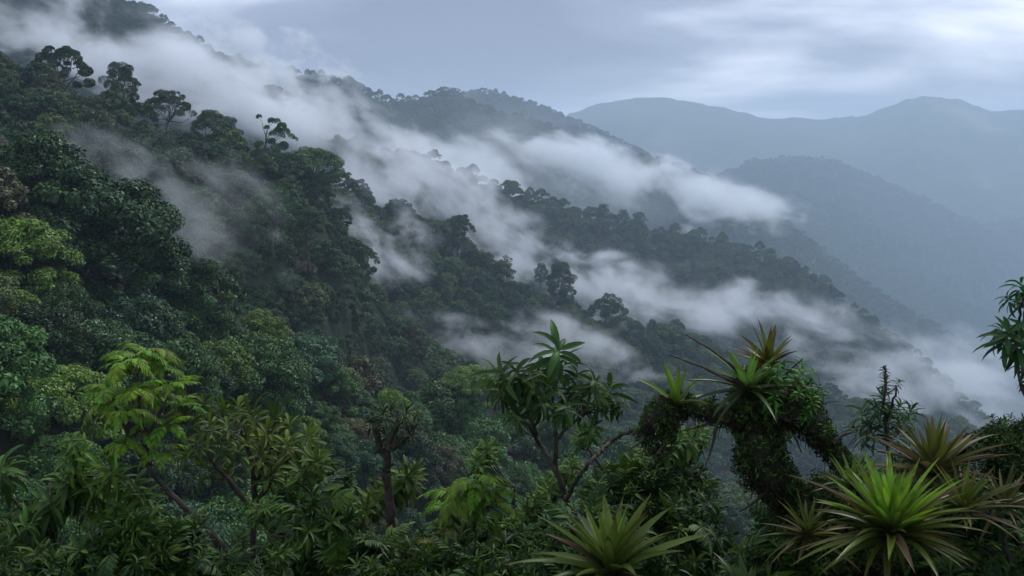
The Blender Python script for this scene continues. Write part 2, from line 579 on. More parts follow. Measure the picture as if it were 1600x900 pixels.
def visible(x, y, z_top, margin=0.0):
    u = x / y
    iu = np.clip(np.searchsorted(UG, u), 0, nu - 1)
    iy = np.clip(np.searchsorted(YG, y * 0.985 - 5) - 1, 0, ny - 1)
    return z_top / y > CAN[iy, iu] - margin


def scatter(r, y0, y1, spacing, umax=0.56):
    area = umax * (y1 ** 2 - y0 ** 2)
    n = int(area / spacing ** 2 * 2.2)
    u = r.uniform(-umax, umax, n)
    y = np.sqrt(r.uniform(y0 ** 2, y1 ** 2, n))
    x = u * y
    # thin to the spacing with a grid
    key = {}
    keep = []
    gx, gy = np.floor(x / spacing).astype(int), np.floor(y / spacing).astype(int)
    for i in range(n):
        a, b = gx[i], gy[i]
        ok = True
        for da in (-1, 0, 1):
            for db in (-1, 0, 1):
                j = key.get((a + da, b + db))
                if j is not None and (x[i] - x[j]) ** 2 + (y[i] - y[j]) ** 2 < (spacing * 0.82) ** 2:
                    ok = False
                    break
            if not ok:
                break
        if ok:
            key[(a, b)] = i; keep.append(i)
    x, y = x[keep], y[keep]
    z = height(x, y)
    v = visible(x, y, z + (13.5 if y0 > 50 else 6.0), 0.0)
    px, py = to_px(x, y, z + 12)
    v &= (py < 985)
    return x[v], y[v], z[v]


r1 = np.random.default_rng(21)
S_n0 = scatter(r1, 27, 60, 2.6)
S_n1 = scatter(r1, 60, 330, 4.7)
S_n2 = scatter(r1, 330, 760, 6.6)
S_near = tuple(np.concatenate(abc) for abc in zip(S_n0, S_n1, S_n2))
S_mid = scatter(r1, 760, 1500, 8.5)
S_far = scatter(r1, 1500, 3500, 12.5)
S_blue = scatter(r1, 3300, 4500, 20.0)
print('scatter', [len(s[0]) for s in (S_near, S_mid, S_far, S_blue)])

DARK, MID, BLUE, BRIGHT, BROWN = (0.022, 0.048, 0.020), (0.036, 0.075, 0.026), (0.030, 0.066, 0.040), (0.085, 0.150, 0.028), (0.062, 0.068, 0.038)


def put_tree(kd, loc, scale, rot, color, name, label, group, sz=1.0):
    e = empty(name, loc, label, 'tree', group)
    e.rotation_euler = (0, 0, rot)
    e.scale = (scale, scale, scale * sz)
    c = link('crown', kd.crown, e)
    c.color = (*color, 1)
    link('trunk', kd.trunk, e)
    return e


# ---- the trees that stand out on the skylines and slopes, each where it stands
def clumps_round(r, W, H, base, k, cr):
    C, CR = [], []
    for i in range(k):
        a, q, h = i * 2.39996 + r.random(), 0.35 + 0.65 * r.random(), (i + 0.5) / k
        w = W * math.sin(math.pi * (0.18 + 0.74 * h)) * q
        C.append((w * math.cos(a), w * math.sin(a), base + H * h)); CR.append(cr * (0.75 + 0.5 * r.random()))
    return C, CR


def clumps_umbrella(r, W, H, base, k, cr):
    C, CR = [], []
    for i in range(k):
        a, q = i * 2.39996 + r.random() * 0.6, math.sqrt((i + 0.4) / k)
        C.append((W * q * math.cos(a), W * q * math.sin(a), base + H * (1 - q * q) + (r.random() - 0.5) * H * 0.5)); CR.append(cr * (0.7 + 0.6 * r.random()))
    return C, CR


r3 = np.random.default_rng(77)
O_ROUND = open_kind(401, *clumps_round(r3, 6.2, 13.5, 3.0, 46, 1.55), (0, 0, 5.0), 15000, 0.42, 0.34, 9)
O_UMB = open_kind(402, *clumps_umbrella(r3, 6.8, 4.6, 8.5, 44, 1.05), (0.3, 0, 5.5), 11000, 0.42, 0.30, 16, flat=0.72)
O_WIDE = open_kind(406, *clumps_umbrella(r3, 7.6, 6.5, 4.0, 48, 1.35), (0.3, 0, 3.5), 13000, 0.44, 0.32, 14, flat=0.8)
O_TIER = open_kind(403, *clumps_umbrella(r3, 5.6, 6.5, 6.0, 40, 1.00), (0, 0.3, 5.0), 9500, 0.42, 0.28, 16, flat=0.75)
O_TUFT = open_kind(404, [(-1.2, 0, 15.2), (0.6, 0.2, 12.6), (1.8, 0.3, 14.2), (3.2, -0.2, 14.0), (4.3, 0.4, 12.9), (5.2, 0, 11.6), (6.6, 0.2, 10.4), (3.4, 0.5, 11.8), (2.2, -0.6, 11.0), (4.2, -0.5, 10.6), (7.6, 0, 9.8), (1.6, 0.6, 9.2), (-1.4, 0.2, 8.4), (2.6, 0.5, 7.6), (0.4, -0.9, 6.6), (4.6, 0.1, 8.2), (-2.0, 0.4, 6.2), (3.0, -0.2, 5.6), (0.8, 0.6, 4.8)],
                   [0.7, 0.7, 0.95, 1.05, 1.15, 1.15, 0.9, 1.1, 1.0, 1.1, 0.7, 1.0, 1.2, 1.4, 1.4, 1.2, 1.3, 1.5, 1.6], (0.3, 0, 9.0), 9500, 0.38, 0.26, 9, flat=0.85)
O_BARE = open_kind(405, *clumps_round(r3, 4.2, 8.0, 5.0, 30, 0.75), (0, 0, 5), 4200, 0.30, 0.26, 16)
DOME = FINE[1]

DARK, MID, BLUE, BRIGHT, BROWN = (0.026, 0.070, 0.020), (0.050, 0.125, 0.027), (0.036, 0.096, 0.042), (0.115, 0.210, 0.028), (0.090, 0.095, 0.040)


def put_tree(kd, loc, scale, rot, color, name, label, group, sz=1.0):
    e = empty(name, loc, label, 'tree', group)
    e.rotation_euler = (0, 0, rot)
    e.scale = (scale, scale, scale * sz)
    c = link('crown', kd.crown, e)
    c.color = (*color, 1)
    link('trunk', kd.trunk, e)
    return e


SKY_G = 'trees that stand out above the canopy'
# kind, column and row of the crown's top, metres ahead, height of the whole tree above its foot, colour, turn, label
LANDMARKS = [
    (O_TIER, 92, 70, 262, 15, DARK, 0.4, 'dark spreading tree at the upper left end of the near skyline'),
    (O_ROUND, 187, 94, 272, 14, DARK, 1.9, 'round open-crowned dark tree standing alone on the upper left skyline'),
    (O_UMB, 262, 138, 281, 13, DARK, 2.2, 'flat-layered dark tree with sky showing between its tiers on the left skyline'),
    (FINE[2], 328, 178, 287, 12, DARK, 0.0, 'dense dark tree on the skyline just before the dead-topped tree'),
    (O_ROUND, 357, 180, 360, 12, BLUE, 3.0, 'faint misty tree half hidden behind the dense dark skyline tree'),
    (O_TUFT, 412, 178, 292, 17, MID, 0.0, 'tufted tree with a bare upright stem and arching limbs on the skyline'),
    (DOME, 488, 236, 300, 13, MID, 1.0, 'broad green dome tree ending the skyline below the tufted tree'),
    (O_UMB, 478, 322, 236, 12, DARK, 4.2, 'umbrella-shaped tree with bare limbs against the white mist'),
    (O_UMB, 425, 292, 238, 13, MID, 1.3, 'layered green tree above and beside the umbrella-shaped tree in mist'),
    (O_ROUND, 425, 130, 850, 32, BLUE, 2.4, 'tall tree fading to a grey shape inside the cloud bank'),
    (O_TIER, 556, 278, 466, 14, DARK, 0.7, 'small dark open tree at the top of the middle ridge in mist'),
    (O_TIER, 716, 334, 498, 17, DARK, 1.7, 'open-crowned tree topping the dark middle ridge'),
    (FINE[0], 690, 352, 494, 15, DARK, 2.6, 'dense dark tree just left of the open tree on the middle ridge'),
    (FINE[2], 782, 412, 512, 18, DARK, 0.3, 'stout dark tree at the lower end of the middle ridge'),
    (O_BARE, 790, 398, 640, 16, BROWN, 0.5, 'thin half-bare tree fading into the mist behind the middle ridge'),
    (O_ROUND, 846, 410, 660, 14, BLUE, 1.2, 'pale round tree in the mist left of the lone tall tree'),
    (O_ROUND, 876, 407, 540, 24, DARK, 4.4, 'lone tall dark tree with rounded clumps rising above the ridge into mist'),
    (O_WIDE, 948, 457, 560, 17, DARK, 5.0, 'wide dark tree with an open crown right of the lone tall tree'),
    (O_ROUND, 1020, 498, 592, 11, DARK, 0.9, 'small round tree on the ridge end right of the wide open tree'),
    (FINE[2], 1056, 502, 604, 13, DARK, 2.9, 'dark twin-topped tree near the end of the ridge'),
    (O_BARE, 652, 500, 318, 15, BROWN, 2.0, 'gnarled grey tree with thin foliage above the lower slope'),
    (O_ROUND, 942, 317, 985, 26, DARK, 3.6, 'rounded tree rising highest on the long hazy ridge'),
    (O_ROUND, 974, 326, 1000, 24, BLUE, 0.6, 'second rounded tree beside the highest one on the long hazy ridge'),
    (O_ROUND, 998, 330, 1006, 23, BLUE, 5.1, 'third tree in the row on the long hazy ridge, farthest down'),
    (O_UMB, 546, 120, 1790, 34, DARK, 2.5, 'tiny umbrella tree on the far ridge under the dark cloud'),
    (O_UMB, 694, 134, 1915, 36, DARK, 0.2, 'left one of two umbrella trees crowning the far ridge'),
    (O_UMB, 710, 136, 1925, 34, DARK, 1.5, 'right one of two umbrella trees crowning the far ridge'),
    (FINE[2], 62, 226, 118, 17, DARK, 0.8, 'huge dark tree rising at the left edge before the misty slope'),
    (DOME, 128, 288, 120, 15, DARK, 2.1, 'broad very dark crown stepping down right of the huge dark tree'),
    (FINE[0], 190, 352, 121, 13, DARK, 5.4, 'dark rounded crown at the end of the dark near spur'),
    (FINE[3], 22, 352, 104, 10, BRIGHT, 4.0, 'bright yellow-green tree at the left edge below the huge dark tree'),
    (FINE[2], 318, 418, 128, 11, DARK, 1.2, 'pointed dark crown in the middle of the near slope'),
    (FINE[0], 268, 520, 122, 8, MID, 2.8, 'fresh green crown right behind the top of the ferny-leaved tree'),
    (FINE[1], 500, 575, 150, 9, (0.065, 0.105, 0.026), 3.3, 'olive-yellow crown above the whorled shrubs'),
    (FINE[0], 735, 578, 178, 9, BRIGHT, 0.1, 'bright green dome against the mist left of the slender forked tree'),
    (FINE[0], 545, 448, 300, 15, DARK, 0.6, 'large dark dome at the foot of the middle spur'),
]
taken = []
for kd, px_, py_, dist, hgt, colr, turn, label in LANDMARKS:
    s_ = hgt / kd.h
    top = at(px_, py_, dist)
    put_tree(kd, (top.x, top.y, top.z - hgt), s_, turn, colr, 'emergent_tree' if kd in (O_ROUND, O_WIDE, O_UMB, O_TIER, O_TUFT, O_BARE) else 'canopy_tree', label, SKY_G)
    taken.append((top.x, top.y, s_ * 2.6))

# ---- the other trees that show largest, one by one; the rest of the wood is a mass
x, y, z = S_near
px, py = to_px(x, y, z + 8)
inside = (px > -50) & (px < 1650) & (py > -30) & (py < 915)
free = np.ones(len(x), bool)
for tx, ty, tr in taken:
    free &= (x - tx) ** 2 + (y - ty) ** 2 > tr ** 2
show = np.where(inside & free, 1.0 / np.maximum(y, 60) - (y < 60) * 0.011, 0)
pick = np.argsort(-show)[:258]
picked = np.zeros(len(x), bool); picked[pick] = True

ZONES = [(-60, 130, 'at the left edge'), (130, 300, 'behind the ferny-leaved tree'), (300, 480, 'above the whorled shrub'), (480, 680, 'above the dark stump'),
         (680, 860, 'left of the forked tree'), (860, 1010, 'behind the forked tree'), (1010, 1200, 'under the mossy limb'), (1200, 1700, 'beyond the bromeliads')]
SHAPES = {0: 'domed', 1: 'flat-topped', 2: 'tall-crowned', 3: 'lumpy', 4: 'small-crowned', 5: 'broad'}
ORD = ['leftmost', 'second', 'third', 'fourth', 'fifth', 'sixth', 'seventh', 'eighth', 'ninth', 'tenth', 'eleventh', 'twelfth']
rr = random.Random(5)
rows = []
for i in pick:
    q = rr.random()
    c, word = (DARK, 'dark green') if q < 0.30 else (MID, 'mid-green') if q < 0.70 else (BLUE, 'blue-green') if q < 0.83 else (BRIGHT, 'yellow-green') if q < 0.93 else (BROWN, 'grey-brown')
    if y[i] > 200 and c is BRIGHT:
        c, word = MID, 'mid-green'
    f = 0.7 + 0.6 * rr.random()
    if y[i] < 160:
        k = rr.randrange(4); kd = FINE[k]
    else:
        k = rr.randrange(6); kd = KINDS[k]
    zone = next((w for a, b, w in ZONES if a <= px[i] < b), 'at the left edge')
    band = 'high on the slope' if py[i] < 330 else 'mid-slope' if py[i] < 520 else 'low on the slope' if py[i] < 680 else 'at the bottom'
    rows.append((i, kd, tuple(v * f for v in c), f'{word} {SHAPES[k]} tree {band}, {zone}', px[i]))
same = {}
for row in rows:
    same.setdefault(row[3], []).append(row)
for lab, rs in same.items():
    rs.sort(key=lambda t: t[4])
    for n_, (i, kd, c, _, _) in enumerate(rs):
        lb = lab if len(rs) == 1 else lab + f', {ORD[n_]} of {len(rs)}' if n_ == 0 else lab + f', {ORD[min(n_, 11)]} from left'
        sc_ = (0.26 + 0.16 * rr.random()) if y[i] < 60 else (0.45 + 0.25 * rr.random()) if y[i] < 78 else (0.50 + 0.42 * rr.random()) if y[i] < 330 else (0.85 + 0.4 * rr.random())
        put_tree(kd, (x[i], y[i], z[i] - 0.5), sc_, rr.random() * 6.28, c, 'canopy_tree', lb, 'trees of the near slopes', 0.85 + 0.6 * rr.random())


def wood(name, label, pts, kinds, smin, smax, seed, tilt=0.06, gain=1.0):
    """the wood that nobody could count: one object whose points carry trees"""
    r = np.random.default_rng(seed)
    x, y, z = pts
    me = bpy.data.meshes.new(name)
    me.vertices.add(len(x))
    me.vertices.foreach_set('co', np.stack([x, y, z - 0.8], -1).astype(np.float32).ravel())
    s = me.attributes.new('size', 'FLOAT', 'POINT'); s.data.foreach_set('value', (r.uniform(smin, smax, len(x)) * gain).astype(np.float32))
    t = me.attributes.new('turn', 'FLOAT', 'POINT'); t.data.foreach_set('value', r.uniform(0, 6.28, len(x)).astype(np.float32))
    k = me.attributes.new('sort', 'INT', 'POINT'); k.data.foreach_set('value', r.integers(0, len(kinds), len(x)).astype(np.int32))
    for nm in ('tip', 'roll'):
        t = me.attributes.new(nm, 'FLOAT', 'POINT'); t.data.foreach_set('value', r.normal(0, tilt, len(x)).astype(np.float32))
    me.update()
    o = link(name, me)
    tag(o, label, 'forest', None, 'stuff')
    g = bpy.data.node_groups.new(name, 'GeometryNodeTree')
    g.interface.new_socket('Geometry', in_out='INPUT', socket_type='NodeSocketGeometry')
    g.interface.new_socket('Geometry', in_out='OUTPUT', socket_type='NodeSocketGeometry')
    gn, gl = g.nodes, g.links.new
    gi, go = gn.new('NodeGroupInput'), gn.new('NodeGroupOutput')
    join = gn.new('GeometryNodeJoinGeometry')
    def named(nm, ty):
        a = gn.new('GeometryNodeInputNamedAttribute'); a.data_type = ty; a.inputs[0].default_value = nm
        return a.outputs[0]
    for j, kd in enumerate(kinds):
        ob = kd.proto
        oi = gn.new('GeometryNodeObjectInfo'); oi.transform_space = 'ORIGINAL'
        oi.inputs['Object'].default_value = ob
        oi.inputs['As Instance'].default_value = True
        cmp_ = gn.new('FunctionNodeCompare'); cmp_.data_type = 'INT'; cmp_.operation = 'EQUAL'
        ins = [s_ for s_ in cmp_.inputs if s_.type == 'INT']
        gl(named('sort', 'INT'), ins[0]); ins[1].default_value = j
        iop = gn.new('GeometryNodeInstanceOnPoints')
        gl(gi.outputs[0], iop.inputs['Points'])
        gl(oi.outputs['Geometry'], iop.inputs['Instance'])
        gl(cmp_.outputs[0], iop.inputs['Selection'])
        cx_ = gn.new('ShaderNodeCombineXYZ'); gl(named('tip', 'FLOAT'), cx_.inputs[0]); gl(named('roll', 'FLOAT'), cx_.inputs[1]); gl(named('turn', 'FLOAT'), cx_.inputs[2])
        rot = gn.new('FunctionNodeEulerToRotation'); gl(cx_.outputs[0], rot.inputs[0])
        gl(rot.outputs[0], iop.inputs['Rotation'])
        gl(named('size', 'FLOAT'), iop.inputs['Scale'])
        gl(iop.outputs[0], join.inputs[0])
    gl(join.outputs[0], go.inputs[0])
    md = o.modifiers.new('wood', 'NODES'); md.node_group = g
    return o


NEARWOOD = []
for kd in FINE:
    k2 = Kind(); k2.crown = kd.crown.copy(); k2.crown.materials[0] = M_FAR; NEARWOOD.append(k2)
for kd in LOW + NEARWOOD:                        # not linked to the scene: only the far wood uses them
    kd.proto = bpy.data.objects.new('wood_tree', kd.crown)
rest = ~picked & free
near = rest & (y < 180); mid_ = rest & (y >= 180)
far_size = np.where(y[mid_] < 330, 0.66, 1.0)
wood('forest_gaps', 'green forest filling in between the trees of the near slope', (x[near], y[near], z[near]), NEARWOOD, 0.48, 0.88, 5, gain=np.where(y[near] < 60, 0.5, 1.0))
wood('forest_slope', 'dense green cloud forest on the dark middle ridge below the lone tall tree', (x[mid_], y[mid_], z[mid_]), LOW, 0.65, 1.3, 1, gain=far_size)
wood('forest_ridge', 'hazy grey-green forest on the long ridge between the two mist banks', S_mid, LOW, 0.8, 1.3, 2)
wood('forest_far', 'blue-grey far forest on the ridges under the cloud', S_far, LOW, 1.0, 1.7, 3)
wood('forest_blue_hill', 'pale blue wooded hill far across the valley', S_blue, LOW, 1.6, 2.7, 4)
# ------------------------------------------------------------------ foreground plants
FG = np.random.default_rng(99)


def fg_material(name, tip=None, tip_at=(0.55, 1.0), rough=0.5, trans=0.25, vary=0.45, streak=0.0, spec=0.16):
    """leaf of a near plant: the object's own colour, varied leaf by leaf, with an aged tip where the plant has one"""
    m = bpy.data.materials.new(name); m.use_nodes = True
    N, L = nodes(m.node_tree)
    oi = N('ShaderNodeObjectInfo')
    ti = N('ShaderNodeAttribute', attribute_name='tint')
    al = N('ShaderNodeAttribute', attribute_name='along')
    hs = N('ShaderNodeHueSaturation')
    mr = N('ShaderNodeMapRange'); mr.inputs['To Min'].default_value = 1 - vary; mr.inputs['To Max'].default_value = 1 + vary
    L(ti.outputs['Fac'], mr.inputs['Value']); L(mr.outputs[0], hs.inputs['Value'])
    hv = N('ShaderNodeMapRange'); hv.inputs['To Min'].default_value = 0.485; hv.inputs['To Max'].default_value = 0.515
    L(oi.outputs['Random'], hv.inputs['Value']); L(hv.outputs[0], hs.inputs['Hue'])
    L(oi.outputs['Color'], hs.inputs['Color'])
    c = hs.outputs[0]
    if tip is not None:
        tc = N('ShaderNodeTexCoord')
        nz = N('ShaderNodeTexNoise', i_Scale=14.0, i_Detail=5.0, i_Roughness=0.65)
        L(tc.outputs['Object'], nz.inputs['Vector'])
        a = math_node(N, L, 'ADD', al.outputs['Fac'], math_node(N, L, 'MULTIPLY', math_node(N, L, 'SUBTRACT', nz.outputs['Fac'], 0.5), 0.9))
        mx = N('ShaderNodeMix', data_type='RGBA')
        L(smooth_node(N, L, a, *tip_at), mx.inputs[0]); L(c, mx.inputs[6]); mx.inputs[7].default_value = (*tip, 1)
        c = mx.outputs[2]
    if streak:
        tc = N('ShaderNodeTexCoord')
        mp = N('ShaderNodeMapping'); mp.inputs['Scale'].default_value = (3, 90, 90)
        L(tc.outputs['Object'], mp.inputs[0])
        nz = N('ShaderNodeTexNoise', i_Scale=1.0, i_Detail=3.0); L(mp.outputs[0], nz.inputs['Vector'])
        h2 = N('ShaderNodeHueSaturation'); m2 = N('ShaderNodeMapRange'); m2.inputs['To Min'].default_value = 1 - streak; m2.inputs['To Max'].default_value = 1 + streak
        L(nz.outputs['Fac'], m2.inputs['Value']); L(m2.outputs[0], h2.inputs['Value']); L(c, h2.inputs['Color'])
        c = h2.outputs[0]
    p = N('ShaderNodeBsdfPrincipled', i_Roughness=rough); p.inputs['Specular IOR Level'].default_value = spec
    L(c, p.inputs['Base Color'])
    tb = N('ShaderNodeBsdfTranslucent'); L(c, tb.inputs['Color'])
    ms = N('ShaderNodeMixShader'); ms.inputs[0].default_value = trans
    L(p.outputs[0], ms.inputs[1]); L(tb.outputs[0], ms.inputs[2])
    L(ms.outputs[0], N('ShaderNodeOutputMaterial').inputs[0])
    return m


M_LEAF = fg_material('shrub_leaf')
M_BROM = fg_material('bromeliad_leaf', tip=(0.075, 0.045, 0.020), tip_at=(0.72, 1.15), streak=0.35, rough=0.33)
M_BROM_RED = fg_material('reddish_bromeliad_leaf', tip=(0.095, 0.034, 0.016), tip_at=(0.55, 1.10), streak=0.35, rough=0.36)
M_BROM_OLD = fg_material('weathered_bromeliad_leaf', tip=(0.15, 0.085, 0.048), tip_at=(0.66, 1.10), streak=0.4, rough=0.45)
M_MOSS = fg_material('moss', rough=0.85, trans=0.1, vary=0.65, spec=0.15)
M_MOSSBARK = rough_material('mossy_bark', (0.012, 0.012, 0.008), (0.030, 0.032, 0.014), 9.0, (0.055, 0.068, 0.022), bump=0.8, dist=0.02)
M_STEM = rough_material('shrub_bark', (0.030, 0.024, 0.018), (0.075, 0.065, 0.050), 14.0, (0.14, 0.13, 0.11), bump=0.6, dist=0.01)


def blade(l, w, n=6, arch=0.25, fold=0.22, shape='lance', twist=0.0, across=2):
    """a leaf blade along +X from the origin, upper side +Z; returns vertices, faces and how far along each vertex lies"""
    V, A = [], []
    for i in range(n + 1):
        t = i / n
        if shape == 'lance':
            ww = w * (math.sin(math.pi * min(1, t ** 0.85)) ** 0.8 if 0 < t < 1 else 0.0) + 0.04 * w * (1 - t)
        elif shape == 'strap':                   # bromeliad: widest low down, long taper to a sharp tip
            ww = w * (1.0 - 0.28 * t - 0.72 * t ** 2.6) if t < 1 else 0.0
        else:                                    # oblanceolate, widest towards the tip
            ww = w * (0.18 + 0.82 * math.sin(math.pi * t ** 1.7) ** 0.7 if t < 1 else 0.0)
        ang = arch * t
        x = l * (math.sin(ang) / arch if abs(arch) > 1e-3 else t) if True else 0
        z = -l * ((1 - math.cos(ang)) / arch) if abs(arch) > 1e-3 else 0
        nx, nz = math.sin(ang), math.cos(ang)
        tw = twist * t
        for k in range(across + 1):
            s = (k / across - 0.5)
            lift = abs(s) * 2 * fold * ww
            yy = s * ww
            V.append((x + nx * lift + nx * yy * tw, yy, z + nz * lift + nz * yy * tw)); A.append(t)
    F = []
    for i in range(n):
        for k in range(across):
            a = i * (across + 1) + k
            F.append((a, a + 1, a + across + 2, a + across + 1))
    return np.array(V), F, A


class LB(MB):
    """mesh builder that also keeps how far along its leaf every vertex lies"""
    def __init__(s):
        super().__init__(); s.a = []

    def leaf(s, V, F, A, M=None, tint=0.5):
        if M is not None:
            V = V @ np.array(M.to_3x3()).T + np.array(M.translation)
        s.add(V, F, tint); s.a.extend(A)

    def mesh(s, name, mat, smooth=True):
        me = super().mesh(name, mat, smooth)
        if len(s.a) == len(me.vertices):
            at_ = me.attributes.new('along', 'FLOAT', 'POINT'); at_.data.foreach_set('value', np.asarray(s.a, np.float32))
        return me


def aim(az, el, roll=0.0, loc=(0, 0, 0)):
    return Matrix.Translation(loc) @ Matrix.Rotation(az, 4, 'Z') @ Matrix.Rotation(-el, 4, 'Y') @ Matrix.Rotation(roll, 4, 'X')


# ---- whorls of leaves that end the twigs (shared by many twigs)
def whorl_mesh(seed, k, l, w, el0, el1, arch, shape, height=0.06, n=5, mat=None):
    r = random.Random(seed)
    b = LB()
    for i in range(k):
        t = i / max(1, k - 1)
        V, F, A = blade(l * (0.7 + 0.5 * r.random()), w * (0.8 + 0.4 * r.random()), n, arch * (0.6 + 0.8 * r.random()), 0.25, shape, r.uniform(-0.3, 0.3))
        b.leaf(V, F, A, aim(i * 2.39996 + r.uniform(-0.3, 0.3), el0 + (el1 - el0) * t + r.uniform(-0.15, 0.15), r.uniform(-0.4, 0.4), (0, 0, height * t)), r.random())
    return b.mesh('leaf_whorl', mat or M_LEAF)


def pinnate_mesh(seed, l, pairs, lw, ll, arch):
    """one compound leaf: a curved stalk with pointed leaflets down both sides"""
    r = random.Random(seed)
    b = LB()
    ang = lambda t: arch * t
    pos = lambda t: np.array([l * math.sin(ang(t)) / arch, 0, -l * (1 - math.cos(ang(t))) / arch])
    for i in range(8):
        p, q = pos(i / 8), pos((i + 1) / 8)
        s = 0.006 * l
        b.leaf(np.array([p + (0, s, 0), p + (0, -s, 0), q + (0, -s, 0), q + (0, s, 0)]), [(0, 1, 2, 3)], [i / 8, i / 8, i / 8, i / 8], None, 0.6)
    for i in range(pairs):
        t = 0.16 + 0.80 * i / (pairs - 1)
        sz = math.sin(math.pi * (0.20 + 0.72 * t)) ** 0.8
        for side in (-1, 1):
            V, F, A = blade(ll * sz * r.uniform(0.9, 1.1), lw * sz, 4, 0.55, 0.2, 'lance')
            M = Matrix.Translation(pos(t)) @ Matrix.Rotation(ang(t), 4, 'Y') @ Matrix.Rotation(side * (1.05 - 0.45 * t), 4, 'Z') @ Matrix.Rotation(r.uniform(-0.1, 0.35), 4, 'Y')
            b.leaf(V, F, A, M, r.random())
    V, F, A = blade(ll * 0.7, lw * 0.8, 4, 0.3, 0.2, 'lance')
    b.leaf(V, F, A, Matrix.Translation(pos(1.0)) @ Matrix.Rotation(ang(1.0), 4, 'Y'), r.random())
    return b.mesh('compound_leaf', M_LEAF)


W_LANCE = [whorl_mesh(10 + i, 20, 0.150, 0.027, -0.75, 0.8, 1.15, 'lance', 0.08) for i in range(5)]           # drooping narrow leaves
W_ROSET = [whorl_mesh(20 + i, 19, 0.145, 0.028, -0.25, 1.1, 0.8, 'ob') for i in range(5)]             # ascending paddle leaves
W_SMALL = [whorl_mesh(30 + i, 20, 0.080, 0.021, -0.4, 0.9, 0.8, 'lance', 0.10) for i in range(5)]       # small leaves up a twig
W_NARROW = [whorl_mesh(40 + i, 26, 0.15, 0.024, -0.4, 1.0, 0.9, 'lance', 0.14) for i in range(4)]
P_LEAF = [pinnate_mesh(50 + i, 0.40 + 0.03 * i, 11, 0.036, 0.150, 0.9 + 0.15 * i) for i in range(4)]


def path3(pts, depth, n=None, wob=0.05, seed=0):
    """a stem through photograph pixels, swaying a little in depth"""
    r = np.random.default_rng(seed)
    P = np.array([tuple(at(a, b, depth + (r.normal() * wob * 2 if 0 < i else 0))) for i, (a, b) in enumerate(pts)])
    n = n or max(6, 4 * len(pts))
    d = np.concatenate([[0], np.cumsum(np.linalg.norm(np.diff(P, axis=0), axis=1))])
    s = np.linspace(0, d[-1], n)
    Q = np.stack([np.interp(s, d, P[:, k]) for k in range(3)], 1)
    for _ in range(2):                           # round the corners
        Q[1:-1] = 0.5 * Q[1:-1] + 0.25 * (Q[:-2] + Q[2:])
    Q[1:-1] += r.normal(size=(n - 2, 3)) * wob * 0.12
    return Q


def set_axis(o, axis, spin=0.0, scale=1.0):
    q = Vector(axis).normalized().to_track_quat('Z', 'Y')
    o.rotation_mode = 'QUATERNION'
    o.rotation_quaternion = q @ Matrix.Rotation(spin, 3, 'Z').to_quaternion()
    o.scale = (scale, scale, scale)


def plant(name, label, cat, depth, stems, tufts, meshes, color, kind='whorl', r_px=4.0, tuft_scale=1.0, group=None, seed=0, spread=0.55, leaves=8, twig=True, rooted=True):
    """a shrub or small tree: stems (pixel paths, base radius in px) and tufts of leaves at pixel spots, each joined to the nearest stem"""
    r = random.Random(seed)
    foot = at(*stems[0][0][0], depth)
    gz = float(height(np.array([foot.x]), np.array([foot.y]))[0])
    root = empty(name, foot, label, cat, group)
    ppm = FPX / depth
    allp = []
    for i, (pts, rad) in enumerate(stems):
        Q = path3(pts, depth, seed=seed * 31 + i)
        if i == 0 and rooted:                    # carry the main stem down into the ground
            Q = np.concatenate([[[Q[0][0], Q[0][1], min(gz - 0.15, Q[0][2] - 0.1)]], Q])
        mb = MB(); mb.tube(Q - np.array(foot), np.linspace(rad, rad * 0.45, len(Q)) / ppm, 7, bump=0.14, seed=seed + i)
        mb.build('trunk' if i == 0 else 'branch', M_STEM, root)
        allp.append(Q)
    AP = np.concatenate(allp)
    for i, tf in enumerate(tufts):
        (px_, py_), sc_ = tf
        dd = depth + r.uniform(-spread, spread)
        c = np.array(at(px_, py_, dd))
        low = AP[AP[:, 2] < c[2] + 0.05]
        src = low if len(low) else AP
        j = np.argmin(np.linalg.norm(src - c, axis=1) + 0.35 * np.abs(src[:, 2] - c[2] + 0.12))
        b0 = src[j]
        ax = c - b0
        ln = np.linalg.norm(ax) + 1e-6
        hold = root
        if twig and ln > 0.03:
            n_ = 6
            t = np.linspace(0, 1, n_)[:, None]
            T = b0 + ax * t + np.array([0, 0, -0.12 * ln]) * (4 * t * (1 - t))
            mb = MB(); mb.tube(T - np.array(foot), np.linspace(max(1.4, r_px * 0.5), 1.0, n_) / ppm, 5)
            hold = mb.build('twig', M_STEM, root)
        axis = ax / ln * 0.5 + np.array([0, 0, 0.8]) + np.array([r.uniform(-.3, .3), r.uniform(-.3, .3), 0])
        f = 0.78 + 0.44 * r.random()
        colr = tuple(v * f for v in color)
        if kind == 'whorl':
            o = link('leaf_whorl', r.choice(meshes), hold)
            o.location = c - np.array(foot); set_axis(o, axis, r.random() * 6.28, tuft_scale * sc_ * r.uniform(0.85, 1.2))
            o.color = (*colr, 1)
        else:
            for k in range(leaves):
                o = link('compound_leaf', r.choice(meshes), hold)
                el = r.uniform(-0.15, 0.85)
                o.location = c - np.array(foot) + np.array([r.uniform(-.02, .02), r.uniform(-.02, .02), r.uniform(-.05, .02)])
                o.rotation_euler = (r.uniform(-.3, .3), -el, k * 6.283 / leaves + r.uniform(-.35, .35))
                s_ = tuft_scale * sc_ * r.uniform(0.75, 1.15); o.scale = (s_, s_, s_)
                o.color = (*tuple(v * (0.85 + 0.3 * r.random()) for v in colr), 1)
    return root


